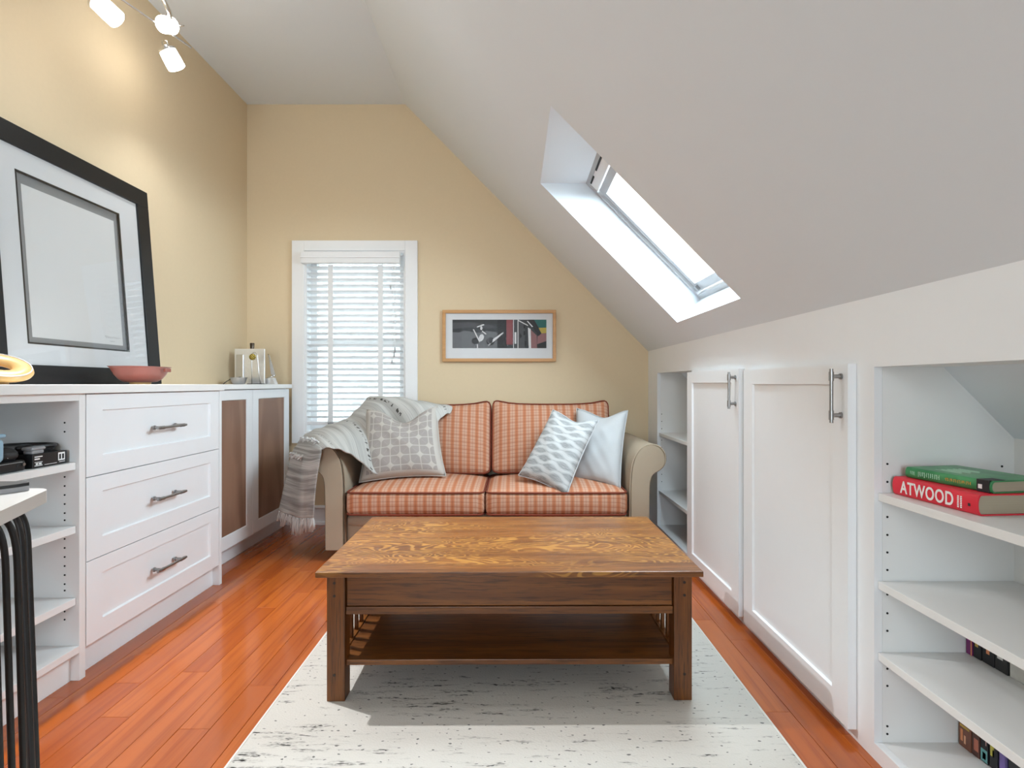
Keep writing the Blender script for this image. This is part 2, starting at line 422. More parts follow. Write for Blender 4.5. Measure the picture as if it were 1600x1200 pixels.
    M['red'] = plain('red_book_cloth', (0.72, 0.022, 0.045), 0.4, var=0.08)
    g = G('green_jacket'); v = g.coord(); nz = g.noise(v, 14, 3); n2 = g.noise(g.scale(v, (1, 1, 1)), 9, 3)
    c = g.mix(g.step(nz, 0.4, 0.65), (0.02, 0.20, 0.065), (0.06, 0.30, 0.11)); c = g.mix(g.mul(g.step(n2, 0.58, 0.7), 0.7), c, (0.20, 0.26, 0.16))
    g.color(c).set(rough=0.3); M['green'] = g.m
    M['ink_white'] = plain('white_ink', (0.85, 0.84, 0.82), 0.5, var=0.02); M['ink_gold'] = plain('gold_ink', (0.62, 0.36, 0.08), 0.5)
    M['ink_black'] = plain('black_ink', (0.015, 0.015, 0.016), 0.5); M['ink_green'] = plain('pale_green_ink', (0.42, 0.66, 0.50), 0.5)
mats()

# ------------------------------------------------------------------ the room
XL, XR, YB, YF, ZC = -1.747, 0.885, 3.57, -2.45, 2.755
XK = -0.71                                   # where the flat ceiling meets the slope
SL = 1.0157                                  # fall of the sloped ceiling
def zs(x): return ZC - (x - XK) * SL
NX, NZ = 0.118, 0.1165                       # roof build-up, square to the slope

def struct(name, bm, m, parent=None): return obj(name, bm, m, parent, kind=None if parent else 'structure')

bm = bx(XL - 0.12, 1.45, YF - 0.12, YB + 0.12, -0.12, -0.012)
floor = struct('floor', bm, M['underlay'])
# floor boards, each its own piece
pw = 0.0835
x = -1.56; ci = 0
while x < 0.92:
    y = -0.35 - random.random() * 0.8
    while y < YB:
        L = random.choice((0.55, 0.7, 0.85, 1.0, 1.2, 0.45)) * random.uniform(0.9, 1.1)
        y1 = min(y + L, YB)
        if y1 - y > 0.08:
            bm = bx(0, pw - 0.0007, 0, y1 - y - 0.0007, -0.0125, 0, bev=0.0008, seg=1)
            o = obj('plank', bm, M['floor'], floor, world=False); o.location = (x, y, 0)
        y = y1
    x += pw; ci += 1
struct('floor_plank_run', nb(), M['floor']) if False else None

# back wall with its window opening
WX0, WX1, WZ0, WZ1 = -1.365, -0.706, 0.60, 1.79
bm = nb()
box(bm, XL - 0.12, WX0, YB, YB + 0.12, -0.05, ZC + 0.15); box(bm, WX1, 1.45, YB, YB + 0.12, -0.05, ZC + 0.15)
box(bm, WX0, WX1, YB, YB + 0.12, -0.05, WZ0); box(bm, WX0, WX1, YB, YB + 0.12, WZ1, ZC + 0.15)
struct('wall_back', bm, M['tan'])
struct('wall_left', bx(XL - 0.12, XL, YF - 0.12, YB, -0.05, ZC + 0.15), M['tan'])
# wall behind the camera, with an opening added for the fill light
bm = nb()
box(bm, XL, -0.95, YF - 0.12, YF, -0.05, ZC); box(bm, 0.05, 1.45, YF - 0.12, YF, -0.05, ZC); box(bm, -0.95, 0.05, YF - 0.12, YF, 2.05, ZC)
struct('wall_front', bm, M['tan'])
struct('wall_added_recess', bx(-1.2, 0.3, YF - 0.9, YF - 0.8, -0.05, 2.4), M['ceil'])  # unseen back of a made-up recess that closes off the fill light
bm = nb(); box(bm, -1.2, 0.3, YF - 0.85, YF - 0.1, 2.2, 2.3); box(bm, -1.3, -1.2, YF - 0.9, YF - 0.1, -0.05, 2.3); box(bm, 0.3, 0.4, YF - 0.9, YF - 0.1, -0.05, 2.3); box(bm, -1.3, 0.4, YF - 0.9, YF - 0.1, -0.1, -0.02)
struct('wall_added_recess_sides', bm, M['ceil'])  # sides, top and base of the same made-up recess
# ceiling: flat strip, then the slope with the skylight shaft
bm = nb()
full = [(XK, ZC), (1.36, zs(1.36)), (1.36 + NX, zs(1.36) + NZ), (XK + NX, ZC + NZ), (XK, ZC + 0.12)]
KX0, KX1, KY0, KY1 = 0.132, 0.800, 1.915, 2.655
prism(bm, [(XL - 0.12, ZC), (XK, ZC), (XK, ZC + 0.12), (XL - 0.12, ZC + 0.12)], 'y', YF - 0.12, YB + 0.12)
prism(bm, full, 'y', YF - 0.12, KY0); prism(bm, full, 'y', KY1, YB + 0.12)
prism(bm, [(XK, ZC), (KX0, zs(KX0)), (0.354, zs(KX0)), (XK + NX, ZC + NZ), (XK, ZC + 0.12)], 'y', KY0, KY1)
prism(bm, [(KX1, zs(KX1)), (1.36, zs(1.36)), (1.36 + NX, zs(1.36) + NZ), (KX1 + NX, zs(KX1) + NZ)], 'y', KY0, KY1)
struct('ceiling', bm, M['ceil'])
# skylight: frame pieces and glass lying in the roof plane
def roof(s, y, n):                            # s metres down the slope from the shaft's upper corner, n outward
    d = Vector((1, 0, -SL)).normalized(); nn = Vector((SL, 0, 1)).normalized()
    return Vector((0.354, 0, zs(KX0))) + d * s + nn * n + Vector((0, y, 0))
def roofbox(s0, s1, y0, y1, n0, n1):
    bm = nb(); v = [bm.verts.new(roof(s, y, n)) for s in (s0, s1) for y in (y0, y1) for n in (n0, n1)]
    fs = [bm.faces.new([v[i] for i in q]) for q in ((0, 1, 3, 2), (4, 6, 7, 5), (0, 4, 5, 1), (2, 3, 7, 6), (0, 2, 6, 4), (1, 5, 7, 3))]
    bmesh.ops.recalc_face_normals(bm, faces=fs); return bm
w2 = struct_root('window_2', (0.354, KY0, zs(KX0)))
SK = 0.80
for a in ((0, SK, KY0 - 0.02, KY0 + 0.022, 0, 0.05), (0, SK, KY1 - 0.022, KY1 + 0.02, 0, 0.05), (-0.02, 0.02, KY0 + 0.022, KY1 - 0.022, 0, 0.05), (SK - 0.03, SK + 0.02, KY0 + 0.022, KY1 - 0.022, 0, 0.05)):
    obj('window_frame', roofbox(*a), M['lacquer'], w2)
for a in ((0.075, SK - 0.04, KY0 + 0.03, KY0 + 0.065, 0.012, 0.06), (0.075, SK - 0.04, KY1 - 0.065, KY1 - 0.03, 0.012, 0.06), (0.075, 0.115, KY0 + 0.065, KY1 - 0.065, 0.012, 0.06), (SK - 0.085, SK - 0.04, KY0 + 0.065, KY1 - 0.065, 0.012, 0.06)):
    obj('sash', roofbox(*a), M['lacquer'], w2)
obj('vent_flap', roofbox(0.02, 0.07, KY0 + 0.025, KY1 - 0.025, 0.004, 0.03), M['trim'], w2)
for a in ((KY1 - 0.13, KY1 - 0.04), (KY1 - 0.36, KY1 - 0.2), (KY1 - 0.56, KY1 - 0.5)):
    obj('vent_slot', roofbox(0.021, 0.029, a[0], a[1], 0.001, 0.006), M['hole'], w2)
obj('pane', roofbox(0.115, SK - 0.085, KY0 + 0.065, KY1 - 0.065, 0.04, 0.046), M['pane'], w2)
obj('latch', roofbox(SK - 0.075, SK - 0.05, KY1 - 0.075, KY1 - 0.055, -0.002, 0.02), M['nickel'], w2)

# knee wall on the right with two open recesses
NB0, NB1, NBz0, NBz1 = 0.50, 1.334, 0.041, 0.962
NA0, NA1, NAz0, NAz1 = 2.70, 3.343, 0.055, 0.987
bm = nb(); t = 0.02; zt = zs(XR) + 0.004
def kw(y0, y1, z0, z1): box(bm, XR, XR + t, y0, y1, z0, z1)
kw(YF, NB0, 0, zt); kw(NB0, NB1, 0, NBz0); kw(NB0, NB1, NBz1, zt); kw(NB1, NA0, 0, zt); kw(NA0, NA1, 0, NAz0); kw(NA0, NA1, NAz1, zt); kw(NA1, YB, 0, zt)
struct('wall_right', bm, M['white'])
struct('wall_eaves', bx(1.36, 1.42, YF, YB, -0.05, 0.9), M['ceil'])
# baseboard along the back wall
bm = nb(); box(bm, XL, XR, YB - 0.014, YB, 0, 0.125, bev=0.003); box(bm, XL, XR, YB - 0.02, YB - 0.0, 0, 0.02)
box(bm, XL, XR, YB - 0.018, YB, 0.105, 0.118, bev=0.003)
struct('baseboard_back', bm, M['trim'])

# window in the back wall: casing, jambs, sash, glass
w1 = struct_root('window_1', (-1.035, YB, 0.534))
CX0, CX1, CZ0, CZ1 = -1.445, -0.626, 0.534, 1.857
for a in ((CX0, WX0, CZ0, CZ1), (WX1, CX1, CZ0, CZ1), (WX0, WX1, WZ1, CZ1), (WX0, WX1, CZ0, WZ0)):
    obj('casing', bx(a[0], a[1], YB - 0.022, YB, a[2], a[3], bev=0.002), M['trim'], w1)
for a in ((WX0 - 0.0, WX0 + 0.012, WZ0, WZ1), (WX1 - 0.012, WX1, WZ0, WZ1), (WX0 + 0.012, WX1 - 0.012, WZ1 - 0.012, WZ1), (WX0 + 0.012, WX1 - 0.012, WZ0, WZ0 + 0.012)):
    obj('jamb', bx(a[0], a[1], YB - 0.012, YB + 0.12, a[2], a[3]), M['trim'], w1)
zm = 1.19
for a in ((WX0 + 0.012, WX0 + 0.052, WZ0, WZ1), (WX1 - 0.052, WX1 - 0.012, WZ0, WZ1), (WX0 + 0.052, WX1 - 0.052, WZ1 - 0.05, WZ1 - 0.012), (WX0 + 0.052, WX1 - 0.052, WZ0 + 0.012, WZ0 + 0.05), (WX0 + 0.052, WX1 - 0.052, zm - 0.02, zm + 0.02)):
    obj('sash', bx(a[0], a[1], YB + 0.07, YB + 0.105, a[2], a[3]), M['trim'], w1)
for a in ((WZ0 + 0.05, zm - 0.02), (zm + 0.02, WZ1 - 0.05)):
    obj('pane', bx(WX0 + 0.052, WX1 - 0.052, YB + 0.085, YB + 0.089, a[0], a[1]), M['pane'], w1)
# the neighbour's brick wall outside
nw = bx(-9, 7, 5.1, 5.4, -3.2, 4.8)
tag(obj('neighbouring_wall', nw, M['brick']), 'pale brick wall of the next house seen through the blind', 'wall')

tag(obj('unseen_ground', bx(-30, 30, -30, 30, -3.4, -3.2), M['asphalt']), 'unseen dark ground far below the window, added to block light from below', 'ground')  # unseen slab added to keep sky light from entering from below
# blind
bl = thing('window_blind', 'white wooden venetian blind with grey tapes hanging in the window', 'blind', (-1.035, YB, WZ1))
BX0, BX1 = -1.355, -0.722
obj('valance', bx(-1.372, -0.732, 3.505, 3.545, 1.700, 1.775, bev=0.004), M['blind'], bl)
obj('valance_moulding', bx(-1.374, -0.730, 3.500, 3.507, 1.733, 1.742, bev=0.002), M['blind'], bl)
pitch, nsl = 0.0392, 26
zz = 1.682
sm = None
for i in range(nsl):
    if sm is None:
        b = nb(); box(b, BX0, BX1, -0.025, 0.025, -0.0014, 0.0014)
        bmesh.ops.rotate(b, verts=b.verts, cent=(0, 0, 0), matrix=Matrix.Rotation(R(-17), 3, 'X'))
        o = obj('slat', b, M['blind'], bl, world=False); sm = o.data
    else:
        o = bpy.data.objects.new('slat', sm); COL.objects.link(o); o.parent = bl
    o.location = (1.035, 3.585 - YB, zz - pitch * i - WZ1)
zb = zz - pitch * nsl
obj('bottom_rail', bx(BX0, BX1, 3.563, 3.608, zb - 0.012, zb + 0.010, bev=0.003), M['blind'], bl)
for xt in (-1.195, -0.868):
    obj('tape', bx(xt - 0.0165, xt + 0.0165, 3.555, 3.5565, zb + 0.01, 1.70), M['tape'], bl)
obj('tape_button', bx(-1.213, -1.177, 3.552, 3.562, zb - 0.006, zb + 0.006, bev=0.002), M['grey'], bl)
for xc, z0, hh in ((-0.792, 1.05, 0.03), (-0.772, 1.125, 0.034), (-0.778, 1.095, 0.034)):
    cdp = obj('cord', tube(nb(), [(xc, 3.55, 1.70), (xc + 0.003, 3.549, 1.4), (xc, 3.55, z0 + hh)], 0.0012, 5), M['tape'], bl)
    obj('tassel', lathe(nb(), [(0, hh), (0.003, hh), (0.006, 0.004), (0.005, 0), (0, 0)], (xc, 3.55, z0), 10), M['grey'], cdp, smooth='auto')
obj('cord_cleat', tube(nb(), [(-0.803, 3.552, 1.562), (-0.800, 3.548, 1.548), (-0.799, 3.552, 1.535)], 0.004, 6), M['grey'], bl)

# ------------------------------------------------------------------ cabinet helpers
def frame_front(u0, u1, v0, v1, st, rail_t, rail_b, fn, thick=0.02, rec=0.008, ch=0.003, hollow=False):
    """shaker front: (u, v) in the face, w outward; fn maps (u, v, w) to the room"""
    bm = nb()
    def V(u, v, w): return bm.verts.new(fn(u, v, w))
    a0, a1, b0, b1 = u0 + st, u1 - st, v0 + rail_b, v1 - rail_t
    O = [V(u0, v0, 0), V(u1, v0, 0), V(u1, v1, 0), V(u0, v1, 0)]
    I = [V(a0, b0, 0), V(a1, b0, 0), V(a1, b1, 0), V(a0, b1, 0)]
    C = [V(a0 + ch, b0 + ch, -rec), V(a1 - ch, b0 + ch, -rec), V(a1 - ch, b1 - ch, -rec), V(a0 + ch, b1 - ch, -rec)]
    Bk = [V(u0, v0, -thick), V(u1, v0, -thick), V(u1, v1, -thick), V(u0, v1, -thick)]
    fs = []
    for i in range(4):
        j = (i + 1) % 4
        fs += [bm.faces.new((O[i], O[j], I[j], I[i])), bm.faces.new((I[i], I[j], C[j], C[i])), bm.faces.new((O[i], Bk[i], Bk[j], O[j]))]
    fs.append(bm.faces.new(C)); fs.append(bm.faces.new(Bk[::-1]))
    bmesh.ops.recalc_face_normals(bm, faces=fs)
    return bm

def pull(fn, u, v, L, vertical, parent, r=0.005, stand=0.03):
    h0 = obj('handle', nb(), M['nickel'], parent) if False else None
    def T(p): return [fn(*q) for q in p]
    d = (0, 1) if vertical else (1, 0)
    s = L * 0.36
    bm = nb()
    tube(bm, T([(u - d[0] * L / 2, v - d[1] * L / 2, stand), (u + d[0] * L / 2, v + d[1] * L / 2, stand)]), r, 10)
    for k in (-1, 1):
        pu, pv = u + d[0] * s * k, v + d[1] * s * k
        tube(bm, T([(pu, pv, -0.001), (pu, pv, stand + 0.003)]), r * 1.15, 10)
        tube(bm, T([(pu - d[0] * 0.012, pv - d[1] * 0.012, stand), (pu + d[0] * 0.012, pv + d[1] * 0.012, stand)]), r * 1.35, 10)
        tube(bm, T([(pu, pv, -0.001), (pu, pv, 0.004)]), r * 1.7, 10)
    return obj('handle', bm, M['nickel'], parent, smooth='auto', label='brushed nickel bar handle')

def pins(pts, axis, r=0.0027):
    bm = nb()
    for p in pts:
        Mx = Matrix.Rotation(R(90), 3, 'X') if axis == 'y' else Matrix.Rotation(R(90), 3, 'Y')
        lathe(bm, [(0, -0.0008), (r, -0.0008), (r, 0.0008), (0, 0.0008)], p, 8, Mx)
    return bm

# ------------------------------------------------------------------ left run of cabinets
XA = -1.345                                   # face of the shelves and drawers
XD = -1.440                                   # face of the set-back door cabinet
LF = lambda u, v, w: Vector((XA + w, u, v))
# open bookcase
bc = thing('open_bookcase', 'white open bookcase with electronics, left of the white drawers', 'bookcase', (-1.54, 1.0, 0))
y0, y1 = 0.25, 1.711
wt = M['shelfwhite']
obj('side_panel', bx(XL + 0.002, XA, 1.686, 1.7105, 0.0, 0.89, bev=0.001), wt, bc)
obj('side_panel', bx(XL + 0.002, XA, y0, y0 + 0.022, 0.0, 0.89, bev=0.001), wt, bc)
obj('back_panel', bx(XL + 0.002, XL + 0.012, y0 + 0.022, 1.686, 0.09, 0.87), wt, bc)
obj('top_panel', bx(XL + 0.002, XA, y0 + 0.022, 1.686, 0.868, 0.89, bev=0.001), wt, bc)
obj('bottom_panel', bx(XL + 0.002, XA, y0 + 0.022, 1.686, 0.087, 0.109, bev=0.001), wt, bc)
obj('kick_board', bx(-1.39, -1.372, y0 + 0.022, 1.686, 0.0, 0.087), wt, bc)
for z in (0.677, 0.480, 0.258):
    obj('shelf', bx(XL + 0.014, XA - 0.010, y0 + 0.024, 1.685, z - 0.022, z, bev=0.001), wt, bc)
hx = -1.390
obj('pin_holes', pins([(hx, 1.6855, z) for z in [0.80, 0.772, 0.632, 0.604, 0.576, 0.548, 0.520, 0.498, 0.44, 0.412, 0.384, 0.356, 0.328, 0.30, 0.28, 0.215, 0.19]], 'y'), M['hole'], bc, kind='stuff')
# drawers
dc = thing('drawer_chest', 'white three-drawer base cabinet with bar handles under the red bowl', 'cabinet', (-1.54, 2.1, 0))
dy0, dy1 = 1.7125, 2.487
obj('body', bx(XL + 0.002, XA - 0.022, dy0, dy1, 0.09, 0.889), M['white'], dc)
obj('kick_board', bx(-1.40, -1.375, dy0, dy1, 0.0, 0.0895), M['white'], dc)
obj('end_panel', bx(XL + 0.002, XA + 0.001, 2.4875, 2.5085, 0.0, 0.889, bev=0.001), M['white'], dc)
for z0, z1 in ((0.6255, 0.8875), (0.3595, 0.6225), (0.0935, 0.3565)):
    d = obj('drawer', frame_front(dy0 + 0.0015, dy1 - 0.0015, z0, z1, 0.068, 0.052, 0.062, LF, 0.021), M['white'], dc)
    pull(LF, (dy0 + dy1) / 2, (z0 + z1) / 2, 0.175, False, d)
# door cabinet
DF = lambda u, v, w: Vector((XD + w, u, v))
dd = thing('door_cabinet', 'white two-door cabinet with brown wood veneer door panels by the window', 'cabinet', (-1.6, 3.0, 0))
ey0, ey1 = 2.511, 3.495
obj('body', bx(XL + 0.002, XD - 0.021, ey0, ey1, 0.085, 0.891), M['white'], dd)
obj('kick_board', bx(-1.51, -1.485, ey0, ey1, 0.0, 0.0845), M['white'], dd)
for u0, u1 in ((2.522, 3.0055), (3.0085, 3.492)):
    bm = nb(); st = 0.066
    def ring(a0, a1, b0, b1): box(bm, XD - 0.02, XD, a0, a1, b0, b1)
    door = obj('door', None or frame_front(u0, u1, 0.089, 0.888, st, 0.05, 0.066, DF, 0.02, rec=0.006), M['white'], dd)
    bm.free()
    obj('veneer_panel', bx(XD - 0.0058, XD - 0.0035, u0 + st + 0.003, u1 - st - 0.003, 0.089 + 0.069, 0.888 - 0.053), M['walnut'], door, label='brown wood veneer panel')
tag(obj('countertop', bx(XL + 0.001, XA + 0.014, 0.25, 2.5085, 0.8905, 0.9185, bev=0.002), M['counter']), 'long white countertop over the bookcase and drawers', 'countertop')
tag(obj('countertop', bx(XL + 0.001, XD + 0.016, 2.510, 3.505, 0.8925, 0.9185, bev=0.002), M['counter']), 'short white countertop over the brown-panelled door cabinet', 'countertop')

# ------------------------------------------------------------------ right built-ins
def bookcase_right(name, label, y0, y1, z0, z1, shelves, xs, pts, pts2=None):
    t = thing(name, label, 'bookcase', (1.05, (y0 + y1) / 2, z0))
    m = M['shelfwhite']
    obj('side_panel', bx(XR + 0.0205, 1.235, y1, y1 + 0.018, z0, z1 + 0.02), m, t)
    obj('side_panel', bx(XR + 0.0205, 1.235, y0 - 0.018, y0, z0, z1 + 0.02), m, t)
    obj('back_panel', bx(1.228, 1.245, y0, y1, z0, zs(1.228)), m, t)
    obj('bottom_panel', bx(XR + 0.0205, 1.228, y0, y1, z0 - 0.02, z0), m, t)
    obj('top_panel', bx(XR + 0.0205, 1.06, y0, y1, z1, z1 + 0.015), m, t)
    for z in shelves:
        xb = min(1.2275, XK + (ZC - z) / SL - 0.004)
        obj('shelf', bx(xs, xb, y0 + 0.001, y1 - 0.001, z - 0.019, z, bev=0.001), m, t)
    obj('pin_holes', pins(pts, 'y'), M['hole'], t, kind='stuff')
    return t
zz1 = [0.724, 0.680, 0.594, 0.550, 0.507, 0.464, 0.404, 0.358, 0.315, 0.222, 0.18, 0.081, 0.062]
bookcase_right('built_in_bookcase', 'near built-in bookcase in the knee wall holding the red and green books', NB0, NB1, NBz0, NBz1, (0.653, 0.437, 0.262), 0.894,
               [(0.917, NB1 - 0.0003, z) for z in zz1] + [(1.198, NB1 - 0.0003, 0.718)])
bookcase_right('built_in_bookcase', 'far empty built-in bookcase in the knee wall behind the sofa arm', NA0, NA1, NAz0, NAz1, (0.621, 0.267), 0.894,
               [(0.912, NA1 - 0.0003, z) for z in (0.735, 0.69, 0.645, 0.575, 0.53, 0.485, 0.365, 0.32)])
XQ = 0.862
RF = lambda u, v, w: Vector((XQ - w, u, v))
for nm, u0, u1, z0, z1, lab in (('cabinet_door', 1.402, 2.035, 0.030, 0.972, 'large near white panelled knee-wall cabinet door beside the book shelves'),
                                ('cabinet_door', 2.081, 2.698, 0.030, 0.978, 'far white panelled knee-wall cabinet door beside the sofa')):
    t = thing(nm, lab, 'cabinet door', (XQ, (u0 + u1) / 2, z0))
    d = obj('panel', frame_front(u0, u1, z0, z1, 0.070, 0.052, 0.072, RF, 0.0225), M['white'], t)
    pull(RF, u0 + 0.028, z1 - 0.083, 0.142, True, t, r=0.0048, stand=0.026)

# ------------------------------------------------------------------ rug
t = thing('area_rug', 'off-white wool area rug with broken black flecks under the coffee table', 'rug', (0.005, 1.4, 0))
obj('pile', bx(-0.682, 0.692, 0.15, 2.42, 0.0005, 0.009, bev=0.003), M['rug'], t)
bm = nb()
for a in ((-0.6895, -0.6822, 0.143, 2.427), (0.6922, 0.6995, 0.143, 2.427)): box(bm, a[0], a[1], a[2], a[3], 0.0005, 0.0075, bev=0.002)
for a in ((0.143, 0.150), (2.4202, 2.427)): box(bm, -0.682, 0.692, a[0], a[1], 0.0005, 0.0075, bev=0.002)
obj('bound_edge', bm, M['rugedge'], t)

# ------------------------------------------------------------------ coffee table
TX = -0.012; TY = 1.86; tz = 0.009
ct = thing('coffee_table', 'brown quarter-sawn oak coffee table with lower shelf and slatted ends on the rug', 'table', (TX, TY, tz), R(0.35))
def lb(name, x0, x1, y0, y1, z0, z1, m, parent=None, bev=0.0015, **k):
    return obj(name, bx(x0, x1, y0, y1, z0 - tz, z1 - tz, bev=bev), M[m], parent or ct, world=False, **k)
hw, hd = 0.5505, 0.320
top_z = 0.388
lb('table_top', -hw, hw, -hd, hd, top_z - 0.0165, top_z, 'oaktop', bev=0.0025)
lx, ly, lw = 0.525, 0.297, 0.052
zl = top_z - 0.0168
for sx in (-1, 1):
    for sy in (-1, 1):
        x0 = lx * sx if sx < 0 else lx - lw; y0 = ly * sy if sy < 0 else ly - lw
        lg = lb('leg', x0, x0 + lw, y0, y0 + lw, tz, zl, 'oakz', bev=0.002)
        if sy < 0:
            bm = nb()
            for z in (0.349, 0.312, 0.085):
                lathe(bm, [(0, -0.001), (0.0042, -0.001), (0.0042, 0.001), (0, 0.001)], (x0 + lw / 2 - 0.004 + (0.008 if sx > 0 else 0), y0, z - tz), 10, Matrix.Rotation(R(90), 3, 'X'))
            obj('peg', bm, M['peg'], lg, world=False, kind='stuff')
ix = lx - lw
for sy in (-1, 1):
    yf = -ly + 0.010 if sy < 0 else ly - 0.030
    lb('drawer_front', -ix + 0.003, ix - 0.003, yf, yf + 0.02, 0.2795, zl - 0.004, 'oakx')
    lb('lower_rail', -ix + 0.001, ix - 0.001, yf - 0.003 * (sy < 0), yf + 0.024, 0.256, 0.2775, 'oakx')
lb('shelf', -lx + 0.0365, lx - 0.0365, -ly + 0.018, ly - 0.018, 0.104, 0.120, 'oakx')
for sx in (-1, 1):
    xo = sx * (lx - 0.026)
    lb('end_rail', xo - 0.010, xo + 0.010, -ly + lw + 0.001, ly - lw - 0.001, 0.262, zl - 0.002, 'oaky')
    lb('end_rail', xo - 0.010, xo + 0.010, -ly + lw + 0.001, ly - lw - 0.001, 0.098, 0.124, 'oaky')
    lb('bracket', xo - 0.007, xo + 0.007, -ly + lw + 0.001, -ly + lw + 0.014, 0.075, 0.0978, 'oakz')
    n = 8; span = 2 * (ly - lw) - 0.03
    for i in range(n):
        yc = -(ly - lw) + 0.015 + span * (i + 0.5) / n
        lb('slat', xo - 0.005, xo + 0.005, yc - 0.0085, yc + 0.0085, 0.1242, 0.2618, 'oakz', bev=0.0008)

# ------------------------------------------------------------------ sofa
sf = thing('loveseat_sofa', 'two-seat sofa with beige rolled arms and orange plaid cushions under the framed picture', 'sofa', (-0.135, 3.15, 0))
AIN = (-0.873, 0.603)
YA0, YA1 = 2.80, 3.50
prof = [(0, 0.06), (0, 0.30), (0.002, 0.42), (0.012, 0.505), (0.035, 0.560), (0.068, 0.593), (0.108, 0.608), (0.148, 0.598), (0.175, 0.570), (0.184, 0.535), (0.175, 0.500), (0.152, 0.477), (0.125, 0.462), (0.108, 0.440), (0.099, 0.40), (0.096, 0.30), (0.095, 0.06)]
def smooth_closed(p, k=4):
    out = []
    n = len(p)
    for i in range(n - 1):
        a, b, c, d = p[max(i - 1, 0)], p[i], p[i + 1], p[min(i + 2, n - 1)]
        for j in range(k):
            t = j / k
            out.append(tuple(0.5 * ((2 * b[q]) + (c[q] - a[q]) * t + (2 * a[q] - 5 * b[q] + 4 * c[q] - d[q]) * t * t + (3 * b[q] - a[q] - 3 * c[q] + d[q]) * t ** 3) for q in (0, 1)))
    out.append(p[-1]); return out
pr = smooth_closed(prof, 3)
for s, xi in ((-1, AIN[0]), (1, AIN[1])):
    P2 = [(xi + s * u, z) for u, z in pr]
    bm = prism(nb(), P2, 'y', YA0 + 0.012, YA1)
    arm = obj('arm', bm, M['linen'], sf, smooth='auto')
    cen = Vector((xi + s * 0.07, 0, 0.4))
    P3 = [((x - cen.x) * 0.93 + cen.x, (z - cen.z) * 0.985 + cen.z) for x, z in P2]
    obj('arm_front', prism(nb(), P3, 'y', YA0, YA0 + 0.013), M['linen'], arm, smooth='auto')
    obj('piping', tube(nb(), [(x, YA0 + 0.011, z) for x, z in P2], 0.0042, 6), M['armpiping'] if s < 0 else M['linen'], arm, smooth=True)
obj('base', bx(AIN[0] + 0.001, AIN[1] - 0.001, 2.845, 3.48, 0.05, 0.215, bev=0.012), M['linen'], sf)
obj('front_rail', soft_box(nb(), AIN[1] - AIN[0] - 0.004, 0.10, 0.075, 0.034, n=10, M=Matrix.Translation((-0.135, 2.875, 0.205))), M['linen'], sf, smooth=True)
obj('back', soft_box(nb(), AIN[1] - AIN[0] + 0.10, 0.15, 0.66, 0.05, n=10, M=Matrix.Translation((-0.135, 3.455, 0.40))), M['linen'], sf, smooth=True)
for sx in (-1, 1):
    for yy in (2.86, 3.44):
        obj('foot', lathe(nb(), [(0, 0.0), (0.018, 0.0), (0.026, 0.062), (0, 0.062)], (-0.135 + sx * 0.76, yy, 0), 12), M['oakz'], sf, smooth='auto')
def piping_rect(w, d, z, r, Mx, rad=0.0045, bulge=0.0):
    pts = []
    for cx, cy, a0 in ((1, 1, 0), (-1, 1, 90), (-1, -1, 180), (1, -1, 270)):
        for k in range(5):
            a = R(a0 + k * 22.5)
            pts.append(Vector((cx * (w / 2 - r) + r * math.cos(a), cy * (d / 2 - r) + r * math.sin(a), z)))
    full = []
    for i, p in enumerate(pts):
        q = pts[(i + 1) % len(pts)]; full.append(p)
        if (q - p).length > 0.1:
            for k in range(1, 8): full.append(p.lerp(q, k / 8))
    out = []
    for p in full:
        fx = 1 - (2 * p.x / w) ** 2; p2 = p.copy()
        p2.y += math.copysign(bulge * max(0, fx), p.y) if abs(p.y) > d * 0.3 else 0
        out.append(Mx @ p2)
    return tube(nb(), out, rad, 6, closed=True)
SW = ((-0.860, -0.147), (-0.143, 0.588))
for a, b in SW:
    w = b - a; Mx = Matrix.Translation(((a + b) / 2, 3.055, 0.3075))
    s = obj('seat_cushion', soft_box(nb(), w, 0.555, 0.128, 0.032, (0.004, 0.010, 0.036), n=16, M=Mx), M['plaid'], sf, smooth=True)
    obj('piping', piping_rect(w - 0.008, 0.555 - 0.006, 0.056, 0.035, Mx, bulge=0.006), M['piping'], s, smooth=True)
    obj('piping', piping_rect(w - 0.008, 0.555 - 0.006, -0.056, 0.035, Mx, bulge=0.006), M['piping'], s, smooth=True)
for (a, b), zt_ in (((-0.845, -0.134), 0.0), ((-0.128, 0.575), 0.004)):
    w = b - a
    Mx = Matrix.Translation(((a + b) / 2, 3.30, 0.585 + zt_)) @ Matrix.Rotation(R(-11), 4, 'X')
    s = obj('back_cushion', soft_box(nb(), w, 0.15, 0.42, 0.034, (0.004, 0.045, 0.006), n=16, ears=0.032, M=Mx), M['plaid'], sf, smooth=True)
    M2 = Mx @ Matrix.Rotation(R(90), 4, 'X')
    pts = []
    hw2, hh2, r2 = w / 2 - 0.004, 0.205, 0.034
    ring = []
    for cx, cz, a0 in ((1, 1, 0), (-1, 1, 90), (-1, -1, 180), (1, -1, 270)):
        for k in range(5):
            an = R(a0 + k * 22.5); ring.append(Vector((cx * (hw2 - r2) + r2 * math.cos(an), -0.062, cz * (hh2 - r2) + r2 * math.sin(an))))
    fullr = []
    for i, p in enumerate(ring):
        q = ring[(i + 1) % len(ring)]; fullr.append(p)
        if (q - p).length > 0.1:
            for k in range(1, 10): fullr.append(p.lerp(q, k / 10))
    for p in fullr:
        p = p.copy()
        if p.z > 0.1: p.z += 0.032 * (p.z / hh2) ** 3 * (abs(p.x / (w / 2)) ** 4 - 0.25) + 0.004
        pts.append(Mx @ p)
    obj('piping', tube(nb(), pts, 0.0042, 6, closed=True), M['piping'], s, smooth=True)

